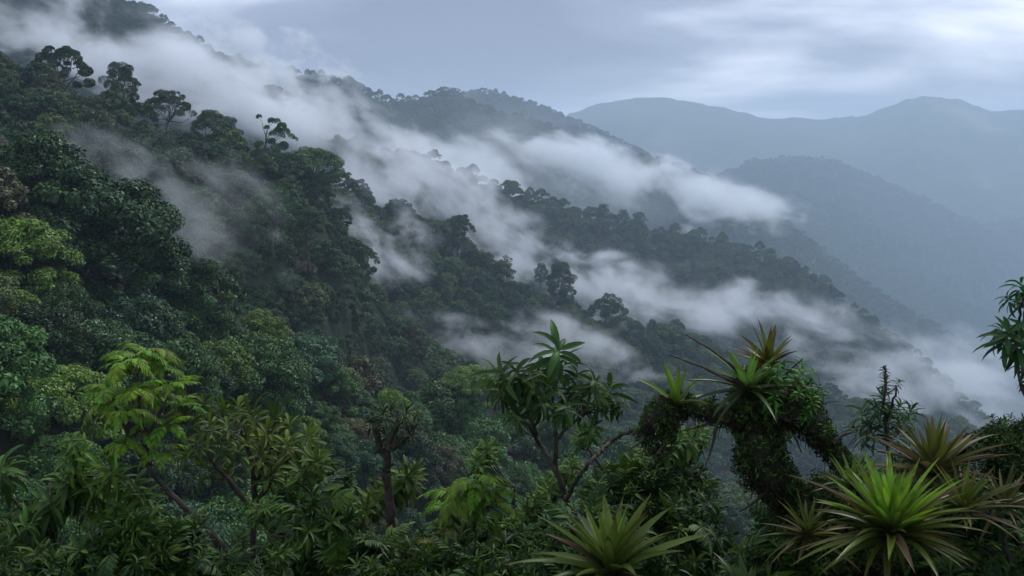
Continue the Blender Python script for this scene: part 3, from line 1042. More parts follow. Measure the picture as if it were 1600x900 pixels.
def bromeliad(label, px_, py_, depth, inner, outer, w_px, n, mat, col_in, col_out, seed, el=(1.35, 0.15), arch=(0.25, 0.9), lean=(0, 0), name='bromeliad'):
    """a rosette of strap leaves: inner ones short and upright, outer ones long and spreading (lengths in photograph pixels)"""
    r = random.Random(seed)
    c = at(px_, py_, depth)
    ppm = FPX / depth
    root = empty(name, c, label, 'bromeliad', 'bromeliads perched on the mossy limbs and bank')
    tilt = Matrix.Rotation(lean[0], 4, 'Y') @ Matrix.Rotation(lean[1], 4, 'X')
    for i in range(n):
        t = i / (n - 1)
        l = (inner + (outer - inner) * t) / ppm * r.uniform(0.80 - 0.2 * t, 1.14)
        V, F, A = blade(l, w_px / ppm * r.uniform(0.8, 1.15), 7, arch[0] + (arch[1] - arch[0]) * t * r.uniform(0.6, 1.5), 0.32, 'strap', r.uniform(-0.35, 0.35), 2)
        e = el[0] + (el[1] - el[0]) * t ** 0.85 + r.gauss(0, 0.06 + 0.20 * t)
        b = LB()
        b.leaf(V, F, A, None, r.random())
        o = link('leaf', b.mesh('leaf', mat), root)
        az = i * 2.39996 + r.uniform(-0.25, 0.25)
        M = tilt @ aim(az, e, r.uniform(-0.25, 0.25), (0.012 * math.cos(az), 0.012 * math.sin(az), (0.05 - 0.07 * t) * outer / ppm))
        o.matrix_local = M
        f = r.uniform(0.8, 1.2)
        tt = min(1, t ** 0.75 * 1.3)
        cc = [(a + (b_ - a) * tt) * f for a, b_ in zip(col_in, col_out)]
        if t > 0.45 and r.random() < 0.16:       # an old leaf gone brown
            cc = [0.085 * f, 0.058 * f, 0.030 * f]
        o.color = (*cc, 1)
    return root


# ---- the gnarled mossy limb that carries the bromeliads
MD = 8.0
PPM = FPX / MD
mossy = empty('mossy_tree', at(1292, 900, MD), 'gnarled dark tree limb wrapped in moss, carrying the bromeliads', 'tree')
M0 = np.array(mossy.location)
LIMBS = [
    ('trunk', [(1310, 960), (1285, 890), (1258, 825), (1232, 780), (1205, 742), (1182, 700), (1174, 652), (1186, 606), (1192, 580)], [46, 42, 36, 30, 32, 34, 32, 27, 14]),
    ('branch', [(1178, 655), (1122, 650), (1084, 636), (1050, 632), (1026, 648), (1014, 672)], [24, 16, 15, 20, 24, 14]),
    ('branch', [(1188, 628), (1236, 632), (1264, 658), (1290, 692), (1322, 730), (1352, 775), (1385, 850)], [26, 32, 22, 18, 18, 22, 28]),
    ('branch', [(1018, 664), (985, 674), (955, 688), (925, 716), (900, 748), (884, 782)], [5, 4.5, 4, 4.5, 5, 6]),
    ('branch', [(1217, 640), (1220, 680), (1217, 722), (1214, 752)], [6, 5, 5, 6]),
    ('branch', [(1620, 705), (1570, 694), (1525, 690), (1480, 715), (1440, 770)], [22, 19, 15, 14, 12]),
]
moss_pts, moss_nrm = [], []
rm = np.random.default_rng(5)
for i, (nm, pts, rad) in enumerate(LIMBS):
    Q = path3(pts, MD, n=7 * len(pts), wob=0.06, seed=60 + i)
    Rr = np.interp(np.linspace(0, 1, len(Q)), np.linspace(0, 1, len(rad)), rad) / PPM
    mb = MB(); mb.tube(Q - M0, Rr * 0.72, 12, bump=0.18, seed=i)
    mb.build(nm, M_STEM if i == 3 else M_MOSSBARK, mossy)
    n_ = int((120 if i == 3 else 1500) * np.sum(np.linalg.norm(np.diff(Q, axis=0), axis=1)) * Rr.mean() * 26)
    j = rm.integers(0, len(Q) - 1, n_); t = rm.random(n_)[:, None]
    ctr = Q[j] * (1 - t) + Q[j + 1] * t
    tg = Q[j + 1] - Q[j]; tg /= np.linalg.norm(tg, axis=1)[:, None] + 1e-9
    d = rm.normal(size=(n_, 3)); d -= tg * (d * tg).sum(1)[:, None]; d /= np.linalg.norm(d, axis=1)[:, None]
    moss_pts.append(ctr + d * (Rr[j] * rm.uniform(0.78, 1.22, n_))[:, None]); moss_nrm.append(d)
# swollen cushions of moss and roots on the limb: centre px, radius px
CUSH = [(1028, 676, 33, 40), (1040, 646, 30, 22), (1060, 640, 26, 20), (1185, 715, 40, 50), (1178, 640, 46, 44), (1215, 640, 52, 46), (1250, 640, 40, 36), (1180, 600, 34, 28), (1200, 745, 36, 30),
        (1290, 800, 62, 60), (1330, 850, 80, 66), (1250, 850, 60, 60), (1420, 850, 110, 62), (1500, 820, 90, 60), (1560, 700, 46, 34), (1585, 740, 50, 60), (1545, 800, 60, 60), (1455, 745, 70, 34), (1600, 690, 40, 34)]
for a, b, rx, ry in CUSH:
    n_ = int(rx * ry * 2.0)
    d = rm.normal(size=(n_, 3)); d /= np.linalg.norm(d, axis=1)[:, None]
    c = np.array(at(a, b, MD - 0.02 + rm.normal() * 0.05))
    lump = 1 + 0.22 * np.sin(d[:, 0] * 5 + a) * np.cos(d[:, 2] * 6 + b) + 0.10 * rm.normal(size=n_)
    moss_pts.append(c + d * np.array([rx, rx * 0.85, ry]) / PPM * lump[:, None] * rm.uniform(0.72, 1.0, n_)[:, None]); moss_nrm.append(d)
MP_, MN_ = np.concatenate(moss_pts) - M0, np.concatenate(moss_nrm)
nr = MN_ * 0.6 + rm.normal(size=MN_.shape) * 0.7; nr /= np.linalg.norm(nr, axis=1)[:, None]
for nm, sel, sz, colr in (('moss', rm.random(len(MP_)) < 0.70, 0.030, (0.026, 0.030, 0.012)), ('moss_tips', None, 0.040, (0.060, 0.115, 0.018))):
    if sel is None:
        sel = (rm.random(len(MP_)) < 0.34) & (MN_[:, 2] > -0.35)
    V, F = leaf_quads(MP_[sel], nr[sel], sz, rm, 0.34, 0.35)
    o = link(nm, quads_mesh(nm, V, F, rm.random(len(F)), M_MOSS), mossy); o['kind'] = 'stuff'; o.color = (*colr, 1)
# beards of roots and moss hanging from the underside
low = (MN_[:, 2] < -0.15)
hp = MP_[low][rm.permutation(int(low.sum()))[:1300]]
ln = rm.uniform(0.03, 0.16, len(hp)); wd = rm.uniform(0.003, 0.008, len(hp))
an = rm.uniform(0, 6.28, len(hp)); sx, sy = np.cos(an) * wd, np.sin(an) * wd
sway = rm.normal(size=(len(hp), 2)) * 0.02
z0 = np.zeros(len(hp))
V = np.stack([hp + np.stack([sx, sy, z0], 1), hp - np.stack([sx, sy, z0], 1), hp + np.stack([-sx * .3 + sway[:, 0], -sy * .3 + sway[:, 1], -ln], 1), hp + np.stack([sx * .3 + sway[:, 0], sy * .3 + sway[:, 1], -ln], 1)], 1).reshape(-1, 3)
o = link('hanging_roots', quads_mesh('hanging_roots', V, np.arange(len(V)).reshape(-1, 4), rm.random(len(hp)), M_MOSS), mossy); o['kind'] = 'stuff'; o.color = (0.030, 0.028, 0.014, 1)

rt = random.Random(3)
up_side = np.nonzero((MN_[:, 2] > -0.3))[0]
for k in range(95):
    p = MP_[up_side[rt.randrange(len(up_side))]]
    o = link('leaf_tuft', rt.choice(W_SMALL + W_NARROW[:1]), mossy)
    o.location = p; set_axis(o, (rt.uniform(-.7, .7), rt.uniform(-.9, .2), rt.uniform(0.1, 1)), rt.random() * 6.28, rt.uniform(0.45, 0.95))
    f = rt.uniform(0.5, 1.3); o.color = (0.040 * f, 0.088 * f, 0.016 * f, 1)
for k, (a, b, dx, dy) in enumerate([(1130, 655, -70, 20), (1120, 668, -18, 62), (1165, 590, -95, -68), (1150, 600, -105, -45), (1215, 600, 40, -40), (1040, 690, -25, 30), (1195, 770, -40, 30), (1300, 690, 40, -20), (1010, 680, -30, 25), (1235, 660, 18, 48)]):
    Q = path3([(a, b), (a + dx * 0.5, b + dy * 0.6), (a + dx, b + dy)], MD - 0.15, 7, 0.02, 90 + k)
    mb = MB(); mb.tube(Q - M0, np.linspace(3.2, 0.9, 7) / PPM, 5); mb.build('dead_twig', M_STEM, mossy)

# ---- bromeliads
GREEN_IN, GREEN_OUT = (0.17, 0.34, 0.030), (0.060, 0.115, 0.022)
OLIVE_IN, OLIVE_OUT = (0.14, 0.20, 0.022), (0.055, 0.062, 0.018)
RED_IN, RED_OUT = (0.13, 0.15, 0.020), (0.095, 0.082, 0.018)
bromeliad('small bright green bromeliad at the left end of the mossy limb', 1056, 632, 7.9, 66, 74, 13, 13, M_BROM, (0.20, 0.36, 0.035), (0.105, 0.175, 0.025), 1, (1.45, 0.55), (0.1, 0.45))
bromeliad('pale green bromeliad on the crook of the mossy limb, old leaves hanging', 1168, 610, 7.75, 66, 118, 13, 26, M_BROM, (0.16, 0.32, 0.04), (0.045, 0.070, 0.020), 2, (1.4, -0.05), (0.15, 0.65))
bromeliad('spiky reddish bromeliad topping the mossy limb', 1200, 572, 8.1, 66, 74, 12, 26, M_BROM_RED, RED_IN, RED_OUT, 3, (1.45, 0.10), (0.1, 0.5))
bromeliad('small dull bromeliad low on the limb beside the leafy cushion', 1258, 640, 8.1, 50, 58, 10, 13, M_BROM_RED, (0.09, 0.14, 0.03), (0.08, 0.065, 0.03), 4, (1.3, 0.25), (0.15, 0.5), (0.35, 0))
bromeliad('large bright green bromeliad in front, its heart glowing green', 1392, 838, 6.5, 112, 205, 17, 110, M_BROM, (0.21, 0.42, 0.030), (0.072, 0.088, 0.016), 5, (1.48, 0.06), (0.12, 0.75))
bromeliad('large bromeliad with brown-red tips standing behind the green one', 1458, 742, 7.3, 92, 150, 17, 44, M_BROM_OLD, (0.100, 0.125, 0.018), (0.085, 0.080, 0.020), 6, (1.45, 0.08), (0.08, 0.5))
bromeliad('narrow-leaved green bromeliad left of the large green one', 1330, 765, 7.0, 70, 90, 11, 30, M_BROM, (0.12, 0.22, 0.025), (0.065, 0.11, 0.022), 7, (1.4, 0.2), (0.15, 0.5))
bromeliad('yellowish spiky bromeliad right of the large green one', 1505, 800, 6.9, 88, 125, 11, 44, M_BROM_OLD, (0.11, 0.16, 0.020), (0.085, 0.090, 0.026), 8, (1.35, 0.02), (0.1, 0.55))
bromeliad('spiky olive bromeliad low at the left of the large green one', 1262, 838, 7.2, 60, 105, 9, 34, M_BROM_OLD, (0.085, 0.125, 0.018), (0.070, 0.075, 0.020), 11, (1.3, 0.1), (0.1, 0.6))
bromeliad('straw-tipped spiky bromeliad at the far right edge', 1568, 792, 7.1, 60, 110, 9, 34, M_BROM_OLD, (0.080, 0.105, 0.018), (0.090, 0.080, 0.030), 12, (1.3, 0.0), (0.1, 0.6))
bromeliad('wide flat olive bromeliad at the bottom below the slender tree', 955, 900, 6.8, 130, 185, 25, 40, M_BROM, (0.125, 0.190, 0.026), (0.070, 0.100, 0.020), 9, (1.35, 0.22), (0.1, 0.7))
bromeliad('half-hidden broad-leaved bromeliad at the bottom edge between two others', 1168, 935, 6.6, 60, 92, 22, 15, M_BROM, (0.045, 0.095, 0.024), (0.035, 0.065, 0.020), 10, (1.4, 0.3), (0.1, 0.6))

# ---- leafy cushion growing on the limb, sprigs and shrubs
plant('epiphyte_shrub', 'cushion of small bright green leaves growing on the mossy limb', 'shrub', 7.8, [([(1225, 655), (1232, 630), (1236, 610)], 5)],
      [((1235 + 46 * math.cos(a) * q, 622 + 42 * math.sin(a) * q), 0.9) for a, q in [(k * 2.4, math.sqrt((k + .5) / 26)) for k in range(26)]], W_SMALL, (0.060, 0.170, 0.022), seed=3, spread=0.16, r_px=3, rooted=False)
plant('leafy_sprig', 'upright leafy sprig with a bare spiky tip between the bromeliads', 'shrub', 8.6, [([(1392, 730), (1386, 680), (1380, 630), (1386, 592), (1382, 572)], 4), ([(1384, 660), (1398, 620), (1400, 602)], 3)],
      [((x_, y_), s_) for x_, y_, s_ in [(1384, 640, .8), (1368, 650, .9), (1398, 652, .9), (1360, 668, 1), (1410, 670, 1), (1385, 668, 1), (1372, 690, 1), (1402, 692, 1), (1350, 690, .9), (1384, 612, .55), (1400, 606, .5), (1383, 585, .4), (1420, 650, .7)]],
      W_NARROW, (0.035, 0.085, 0.024), seed=4, spread=0.15, r_px=2.5)
plant('branching_sprig', 'leafy branch reaching in at the right edge against the mist', 'shrub', 7.0, [([(1668, 900), (1650, 770), (1625, 690), (1604, 610), (1586, 575), (1590, 520), (1600, 465)], 4), ([(1588, 560), (1572, 545)], 3)],
      [((x_, y_), s_) for x_, y_, s_ in [(1594, 462, 1.0), (1606, 480, 1.1), (1580, 476, .6), (1570, 540, 1.15), (1586, 548, 1.0), (1564, 528, .8), (1596, 515, .6), (1598, 575, .7), (1604, 600, .6), (1608, 545, .9)]],
      W_LANCE, (0.030, 0.095, 0.022), seed=5, spread=0.12, r_px=3, tuft_scale=0.95)
plant('dark_twiggy_shrub', 'dark purplish twiggy clump at the right edge behind the bromeliads', 'shrub', 8.3, [([(1600, 760), (1590, 710), (1580, 680)], 6)],
      [((1585 + 45 * math.cos(k * 2.4) * math.sqrt((k + .5) / 22), 690 + 30 * math.sin(k * 2.4) * math.sqrt((k + .5) / 22)), 0.75) for k in range(22)], W_SMALL, (0.030, 0.034, 0.026), seed=6, spread=0.2, r_px=3)
plant('fern_leaved_shrub', 'green compound-leaved shrub at the lower right edge', 'shrub', 7.4, [([(1580, 905), (1572, 850), (1565, 800)], 5)],
      [((1570, 790), 0.6), ((1545, 760), 0.5), ((1590, 820), 0.6), ((1520, 745), 0.45), ((1588, 770), .5)], P_LEAF, (0.040, 0.110, 0.022), 'pinnate', seed=7, spread=0.2, leaves=7, tuft_scale=0.62)

plant('slender_tree', 'slender forked tree with drooping dark whorls against the mist', 'tree', 10.0,
      [([(892, 900), (888, 830), (886, 785)], 9), ([(886, 785), (868, 735), (845, 695), (820, 655), (795, 632), (775, 612)], 5), ([(838, 680), (822, 630), (812, 596)], 4), ([(870, 735), (868, 670), (862, 620), (866, 574)], 4),
       ([(864, 660), (890, 615), (925, 605)], 3), ([(868, 690), (905, 650), (950, 628)], 3)],
      [((x_, y_), s_) for x_, y_, s_ in [(866, 566, 1.5), (858, 584, 1.3), (878, 588, 1.3), (845, 590, 1.0), (812, 596, 1.2), (796, 604, 1.3), (776, 604, 1.2), (830, 602, 1.2), (822, 618, 1.1), (786, 622, 1.0), (900, 604, 1.0), (922, 608, 1.2), (938, 622, 1.2), (955, 628, 1.2),
        (892, 622, 1.1), (910, 640, 1.1), (842, 640, 1.2), (852, 628, 1.0), (882, 650, 1.0), (930, 645, .9), (812, 660, 1.0), (800, 645, .8), (965, 640, .8)]],
      W_LANCE, (0.038, 0.082, 0.015), seed=8, spread=0.5, r_px=3.5, tuft_scale=1.3)
plant('leafy_shrub', 'green leafy shrub filling the space under the left mossy limb', 'shrub', 11.0, [([(985, 900), (990, 820), (1000, 740)], 6), ([(990, 800), (940, 730), (910, 690)], 4), ([(992, 790), (1040, 740), (1080, 720)], 4)],
      [((905 + 195 * ((k * 0.618) % 1), 668 + 112 * ((k * 0.381 + 0.13) % 1) + 30 * abs(((k * 0.618) % 1) - 0.45)), 0.9 + 0.5 * ((k * 0.77) % 1)) for k in range(78)], W_SMALL, (0.058, 0.120, 0.018), seed=9, spread=0.8, r_px=3, tuft_scale=1.45)
plant('fern_leaved_tree', 'young tree with bright green ferny leaves on a slanting trunk at left', 'tree', 11.0,
      [([(392, 905), (345, 850), (300, 802), (258, 765), (232, 730)], 8), ([(232, 730), (205, 690), (186, 650), (172, 615)], 4), ([(234, 728), (222, 670), (216, 610), (214, 560)], 4.5), ([(226, 690), (252, 640), (268, 605)], 3.5), ([(300, 800), (250, 818), (200, 800)], 3)],
      [((x_, y_), s_) for x_, y_, s_ in [(214, 552, 1.0), (236, 556, .95), (192, 566, .9), (256, 574, .85), (172, 606, .9), (160, 628, .8), (268, 604, .85), (216, 606, .8), (240, 618, .8), (280, 630, .75), (200, 640, .8), (232, 668, .8), (262, 660, .75), (196, 690, .7), (250, 700, .7)]],
      P_LEAF, (0.120, 0.225, 0.018), 'pinnate', seed=10, spread=0.45, leaves=9, tuft_scale=0.86, r_px=4)
plant('whorled_shrub', 'tall shrub with olive-green upright whorls beside the ferny-leaved tree', 'shrub', 12.0,
      [([(392, 910), (396, 820), (398, 740), (385, 690), (370, 655)], 7), ([(396, 800), (340, 730), (300, 680)], 5), ([(396, 790), (450, 720), (478, 690)], 5), ([(398, 760), (425, 700), (432, 668)], 4)],
      [((x_, y_), s_) for x_, y_, s_ in [(322, 640, 1), (346, 652, 1.1), (372, 650, 1.1), (400, 660, 1.1), (432, 662, 1.1), (456, 676, 1.1), (482, 688, 1.0), (300, 668, 1), (328, 676, 1.1), (360, 680, 1), (390, 690, 1.1), (418, 690, 1), (446, 704, 1.1), (312, 700, 1), (344, 712, 1), (374, 716, 1), (408, 722, 1.1), (440, 732, 1), (472, 722, 1), (296, 716, .9), (360, 745, 1), (420, 752, 1), (330, 742, 1)]],
      W_ROSET, (0.075, 0.120, 0.014), seed=11, spread=0.7, r_px=4, tuft_scale=1.5)
plant('whorled_shrub', 'lower olive-green whorled shrub left of the dark stump', 'shrub', 11.5,
      [([(540, 910), (535, 850), (530, 790), (525, 745)], 6), ([(534, 830), (490, 780), (470, 755)], 4), ([(533, 820), (570, 770), (590, 745)], 4)],
      [((470 + 175 * ((k * 0.618) % 1), 728 + 120 * ((k * 0.381 + 0.2) % 1)), 0.85 + 0.4 * ((k * 0.37) % 1)) for k in range(44)], W_ROSET, (0.060, 0.105, 0.014), seed=12, spread=0.8, r_px=3.5, tuft_scale=1.4)
plant('epiphyte_stump', 'dark knobbly stump crowned with small leafy epiphytes', 'stump', 10.6, [([(622, 910), (612, 830), (606, 760), (602, 715), (612, 680), (622, 660)], 11), ([(606, 720), (590, 690), (586, 668)], 7), ([(612, 700), (640, 680), (648, 664)], 6)],
      [((x_, y_), s_) for x_, y_, s_ in [(596, 656, 1.0), (612, 650, 1.0), (632, 654, 1.0), (648, 664, .9), (586, 668, .9), (620, 668, 1), (604, 684, .8), (640, 684, .9), (626, 698, .7), (596, 704, .7), (618, 726, .6), (600, 742, .6)]],
      W_ROSET, (0.030, 0.046, 0.018), seed=13, spread=0.15, r_px=4, tuft_scale=1.05)
plant('fern_leaved_sapling', 'bright green ferny sapling right of the dark stump', 'sapling', 9.6, [([(735, 910), (738, 850), (742, 800), (744, 765)], 5), ([(738, 840), (700, 800), (690, 790)], 3)],
      [((744, 752), 1.05), ((762, 766), .85), ((722, 766), .9), ((742, 784), .85), ((698, 786), .7), ((778, 792), .7), ((715, 805), .7)], P_LEAF, (0.105, 0.205, 0.018), 'pinnate', seed=14, spread=0.25, leaves=9, tuft_scale=0.78)
plant('fern_leaved_sapling', 'yellowing ferny sapling drooping at the bottom edge', 'sapling', 9.0, [([(690, 912), (690, 870), (690, 842)], 4)],
      [((690, 838), .8), ((672, 850), .7), ((708, 852), .7)], P_LEAF, (0.105, 0.120, 0.018), 'pinnate', seed=15, spread=0.15, leaves=8, tuft_scale=0.75)
plant('fern_leaved_sapling', 'green ferny sapling left of the wide flat bromeliad', 'sapling', 9.2, [([(815, 912), (815, 870), (818, 840)], 4)],
      [((818, 834), .7), ((800, 852), .6), ((838, 856), .6), ((590, 850), .8), ((610, 868), .7)][:3], P_LEAF, (0.045, 0.110, 0.022), 'pinnate', seed=16, spread=0.2, leaves=8, tuft_scale=0.7)
plant('drooping_shrub', 'dark drooping-leaved shrub in the lower left corner', 'shrub', 12.0, [([(70, 915), (72, 850), (75, 790), (78, 755)], 6), ([(74, 830), (30, 790), (15, 775)], 4)],
      [((5 + 120 * ((k * 0.618) % 1), 745 + 120 * ((k * 0.381 + 0.1) % 1)), 1.0 + 0.4 * ((k * 0.53) % 1)) for k in range(34)], W_LANCE, (0.046, 0.098, 0.016), seed=17, spread=0.7, r_px=4, tuft_scale=1.55)
plant('drooping_shrub', 'green drooping-leaved shrub under the slanting trunk', 'shrub', 11.6, [([(175, 915), (172, 850), (168, 790), (160, 740)], 6), ([(172, 840), (205, 790), (222, 770)], 4), ([(170, 800), (130, 760), (112, 705)], 4)],
      [((x_, y_), 1.1) for x_, y_ in [(112, 700), (124, 716), (160, 738), (146, 750), (172, 750), (190, 764), (208, 774), (222, 790), (150, 778), (180, 796), (130, 770), (200, 812), (218, 826), (160, 820), (186, 842), (140, 806), (118, 740), (230, 812)]],
      W_LANCE, (0.066, 0.135, 0.016), seed=18, spread=0.6, r_px=4, tuft_scale=1.55)
plant('leafy_shrub', 'dark small-leaved shrub at the bottom between slanting trunk and stump', 'shrub', 10.5, [([(455, 915), (455, 870), (450, 830)], 5)],
      [((400 + 150 * ((k * 0.618) % 1), 800 + 90 * ((k * 0.381 + 0.2) % 1)), 1.0) for k in range(46)], W_SMALL, (0.050, 0.110, 0.016), seed=19, spread=0.7, r_px=3, tuft_scale=1.5)
plant('leafy_shrub', 'small-leaved shrub behind the ferny sapling under the slender tree', 'shrub', 11.2, [([(800, 915), (802, 830), (805, 760)], 5), ([(802, 820), (850, 780), (870, 760)], 3)],
      [((745 + 150 * ((k * 0.618) % 1), 715 + 150 * ((k * 0.381 + 0.2) % 1)), 1.0) for k in range(60)], W_SMALL, (0.062, 0.125, 0.018), seed=20, spread=0.7, r_px=3, tuft_scale=1.5)

# ---- undergrowth on the bank: leafy twigs past counting
M_UNDER = leaf_material('undergrowth_leaves', (0, 0, 0), (0.07, 0.13, 0.02), mode='RANDOM', trans=0.2, vary=0.5, spec=0.16, rough=0.5,
                        palette=[(0.0, (0.010, 0.028, 0.007)), (0.45, (0.020, 0.052, 0.010)), (0.8, (0.038, 0.084, 0.012)), (1.0, (0.070, 0.115, 0.014))])
UNDER = []
for me in W_SMALL[:3] + W_LANCE[:2] + W_ROSET[:1] + W_NARROW[:1] + P_LEAF[:2]:
    k2 = Kind(); k2.crown = me.copy(); k2.crown.materials[0] = M_UNDER
    k2.proto = bpy.data.objects.new('undergrowth_twig', k2.crown); UNDER.append(k2)
ru = np.random.default_rng(8)
UP = []
for k in range(330):
    d = ru.uniform(7.4, 21.0)
    a = ru.uniform(-160, 1760)
    top = (862 if 215 < a < 420 or 560 < a < 650 else 800) + 45 * math.sin(a * 0.009 + 1.0) + 30 * math.sin(a * 0.023) - (d - 7.4) * 3.0
    if 1080 < a < 1240: top = max(top, 815)
    if 215 < a < 420: top = max(top, 850)
    b = ru.uniform(top + 25, 1000)
    c = np.array(at(a, b, d)); R_ = ru.uniform(0.22, 0.5)
    n_ = int(85 * R_ / 0.35)
    dr = ru.normal(size=(n_, 3)); dr /= np.linalg.norm(dr, axis=1)[:, None]
    dr[:, 2] = np.abs(dr[:, 2]) * 0.9 - 0.25
    UP.append(c + dr * R_ * ru.uniform(0.6, 1.0, n_)[:, None])
UP = np.concatenate(UP)
o = wood('undergrowth', 'dense dark green undergrowth along the bottom of the picture', (UP[:, 0], UP[:, 1], UP[:, 2] + 0.8), UNDER, 0.5, 1.15, 9, tilt=0.7)
o['category'] = 'undergrowth'
# ------------------------------------------------------------------ air: even haze and the banks of mist
def box_object(name, lo, hi):
    x0, y0, z0 = lo; x1, y1, z1 = hi
    me = bpy.data.meshes.new(name)
    me.from_pydata([(x0, y0, z0), (x1, y0, z0), (x1, y1, z0), (x0, y1, z0), (x0, y0, z1), (x1, y0, z1), (x1, y1, z1), (x0, y1, z1)], [],
                   [(3, 2, 1, 0), (4, 5, 6, 7), (0, 1, 5, 4), (1, 2, 6, 5), (2, 3, 7, 6), (3, 0, 4, 7)])
    me.update()
    return link(name, me)


haze = box_object('haze', (-11800, -400, float(HH.min()) - 5), (11800, 9000, max(float(HH.max()) + 22, 60)))
tag(haze, 'thin blue haze filling the whole valley', 'haze', None, 'stuff')
hm = bpy.data.materials.new('haze'); hm.use_nodes = True
N, L = nodes(hm.node_tree)
pv = N('ShaderNodeVolumePrincipled')
pv.inputs['Color'].default_value = (0.66, 0.83, 1.0, 1)
pv.inputs['Density'].default_value = HAZE_DENSITY = 0.00020
pv.inputs['Anisotropy'].default_value = 0.35
L(pv.outputs[0], N('ShaderNodeOutputMaterial').inputs['Volume'])
haze.data.materials.append(hm)


def mist(label, px, py, depth, rx, ry, rz, tilt, density, grain, seed, tear=5.2, warp=1.2, yaw=0):
    """a bank of mist: an ellipsoid of air, rx across, ry deep, rz high (metres), tilted along the slope"""
    bpy_me = bpy.data.meshes.new('mist_bank')
    nlat, nlon = 14, 24
    V = [(0, 0, rz)]
    for i in range(1, nlat):
        th = math.pi * i / nlat
        for j in range(nlon):
            ph = 2 * math.pi * j / nlon
            V.append((rx * math.sin(th) * math.cos(ph), ry * math.sin(th) * math.sin(ph), rz * math.cos(th)))
    V.append((0, 0, -rz))
    Fs = [(0, 1 + j, 1 + (j + 1) % nlon) for j in range(nlon)]
    for i in range(nlat - 2):
        for j in range(nlon):
            a, b = 1 + i * nlon + j, 1 + i * nlon + (j + 1) % nlon
            Fs.append((a, a + nlon, b + nlon, b))
    e = len(V) - 1
    Fs += [(e, 1 + (nlat - 2) * nlon + (j + 1) % nlon, 1 + (nlat - 2) * nlon + j) for j in range(nlon)]
    bpy_me.from_pydata(V, [], Fs); bpy_me.update()
    o = link('mist_bank', bpy_me)
    o.location = at(px, py, depth)
    o.rotation_euler = (0, RAD(tilt), RAD(yaw))
    tag(o, label, 'mist', 'banks of mist along the slopes', 'stuff')
    m = bpy.data.materials.new('mist'); m.use_nodes = True
    N, L = nodes(m.node_tree)
    tc = N('ShaderNodeTexCoord')
    sc_ = N('ShaderNodeMapping'); sc_.inputs['Scale'].default_value = (1 / rx, 1 / ry, 1 / rz)
    L(tc.outputs['Object'], sc_.inputs[0])
    ln = N('ShaderNodeVectorMath', operation='LENGTH'); L(sc_.outputs[0], ln.inputs[0])
    geo = math_node(N, L, 'SUBTRACT', 1.0, ln.outputs['Value'])
    # warp the bank's outline with slow swirls
    mw = N('ShaderNodeMapping'); mw.inputs['Location'].default_value = (seed * 3.7, seed * 5.1, seed * 1.3)
    mw.inputs['Scale'].default_value = (0.45 / grain, 0.45 / grain, 0.6 / grain)
    L(tc.outputs['Object'], mw.inputs[0])
    wn = N('ShaderNodeTexNoise', i_Scale=1.0, i_Detail=2.0, i_Roughness=0.5)
    L(mw.outputs[0], wn.inputs['Vector'])
    wc = N('ShaderNodeVectorMath', operation='SUBTRACT'); L(wn.outputs['Color'], wc.inputs[0]); wc.inputs[1].default_value = (0.5, 0.5, 0.5)
    ws = N('ShaderNodeVectorMath', operation='SCALE'); ws.inputs['Scale'].default_value = warp; L(wc.outputs[0], ws.inputs[0])
    wa = N('ShaderNodeVectorMath', operation='ADD'); L(sc_.outputs[0], wa.inputs[0]); L(ws.outputs[0], wa.inputs[1])
    l2 = N('ShaderNodeVectorMath', operation='LENGTH'); L(wa.outputs[0], l2.inputs[0])
    fall = math_node(N, L, 'SUBTRACT', 1.0, l2.outputs['Value'])
    mp = N('ShaderNodeMapping'); mp.inputs['Location'].default_value = (seed * 13.7, seed * 7.1, seed * 3.3)
    mp.inputs['Scale'].default_value = (1 / grain * 0.75, 1 / grain * 0.45, 1 / grain * 1.3)
    L(tc.outputs['Object'], mp.inputs[0])
    nz = N('ShaderNodeTexNoise', i_Scale=1.0, i_Detail=6.0, i_Roughness=0.62, i_Distortion=0.25)
    L(mp.outputs[0], nz.inputs['Vector'])
    # a body in the middle, torn and feathered edges: the noise eats into the bank from outside
    b1 = math_node(N, L, 'MULTIPLY', fall, 1.25)
    b2 = math_node(N, L, 'MULTIPLY', math_node(N, L, 'SUBTRACT', nz.outputs['Fac'], 0.52), tear)
    body = math_node(N, L, 'ADD', b1, b2)
    d = math_node(N, L, 'MULTIPLY', smooth_node(N, L, body, 0.10, 1.35), smooth_node(N, L, geo, 0.0, 0.28))
    d = math_node(N, L, 'MULTIPLY', d, density)
    pv = N('ShaderNodeVolumePrincipled')
    pv.inputs['Color'].default_value = (0.94, 0.97, 1.0, 1)
    pv.inputs['Anisotropy'].default_value = 0.3
    L(d, pv.inputs['Density'])
    L(pv.outputs[0], N('ShaderNodeOutputMaterial').inputs['Volume'])
    bpy_me.materials.append(m)
    m.cycles.volume_step_rate = 1.0
    return o


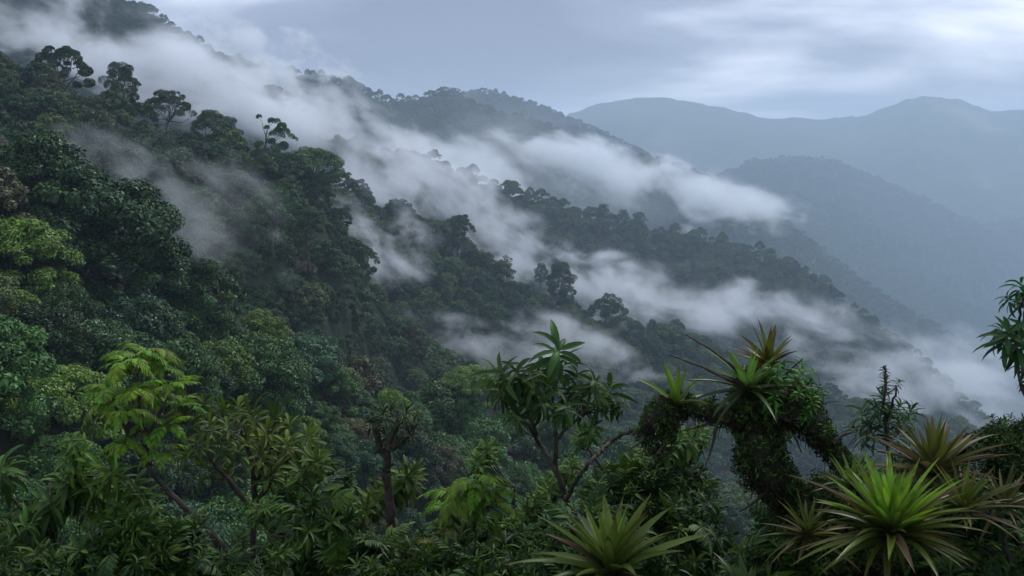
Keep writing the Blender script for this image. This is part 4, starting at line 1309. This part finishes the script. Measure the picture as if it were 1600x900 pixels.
MIST_GAIN = 1.45
MIST = [
    # label, column, row, metres ahead, half width and half height (photograph pixels), half depth (m), tilt, density, grain, seed
    ('big pale cloud bank between the near left skyline and the top-left hill', 215, 95, 720, 420, 95, 110, 16, 0.034, 42, 1),
    ('thick mist spilling down behind the left skyline trees', 490, 205, 760, 300, 95, 100, 29, 0.036, 42, 2),
    ('mist pouring down the gap above the long ridge', 640, 245, 1300, 290, 80, 130, 20, 0.024, 60, 3),
    ('bright white mist bank lying behind the long ridge', 985, 285, 1500, 280, 74, 150, 16, 0.027, 70, 4),
    ('rounded end of the white mist bank above the open valley', 1160, 325, 1440, 130, 48, 110, 9, 0.026, 44, 5),
    ('mist drifting in the ravine behind the dark middle ridge', 700, 305, 700, 200, 95, 70, 36, 0.032, 34, 6),
    ('pale mist behind the lone tall tree on the ridge', 880, 425, 740, 230, 82, 70, 24, 0.042, 34, 7),
    ('mist rising at the foot of the long ridge', 1130, 482, 830, 270, 76, 80, 9, 0.028, 40, 8),
    ('mist pooling low over the valley floor beyond the ridge end', 1390, 590, 960, 310, 90, 110, 14, 0.021, 48, 9),
    ('thin mist hanging above the reddish bromeliad at the frame edge', 1560, 610, 1500, 260, 120, 180, 15, 0.009, 80, 10),
    ('bright wisp of mist over the pale trees at upper left', 135, 262, 172, 170, 95, 18, 30, 0.030, 7, 11),
    ('thin smoke-like mist hanging in the left ravine', 320, 345, 215, 190, 130, 20, 38, 0.022, 9, 12),
    ('white mist between the umbrella-shaped tree and the dark ridge', 560, 350, 390, 190, 85, 34, 32, 0.050, 15, 13),
    ('veil of mist over the slope under the dark middle ridge', 735, 545, 400, 200, 80, 28, 8, 0.040, 15, 14),
    ('low mist in the hollow below the lone tall tree', 935, 550, 440, 175, 72, 28, 16, 0.044, 17, 15),
    ('cloud scarf hiding the crest between the top-left hill and the far ridge', 395, 84, 1180, 190, 70, 110, 14, 0.045, 55, 18),
    ('thin veil of mist before the far misty ridge', 760, 210, 1600, 420, 150, 160, 14, 0.0022, 150, 17),
]
for lab, px_, py_, dd, hw, hh, ry, tilt, den, grain, seed in MIST:
    mist(lab, px_, py_, dd, hw * dd / FPX, ry * 0.55, hh * dd / FPX, tilt, den * MIST_GAIN, grain, seed)
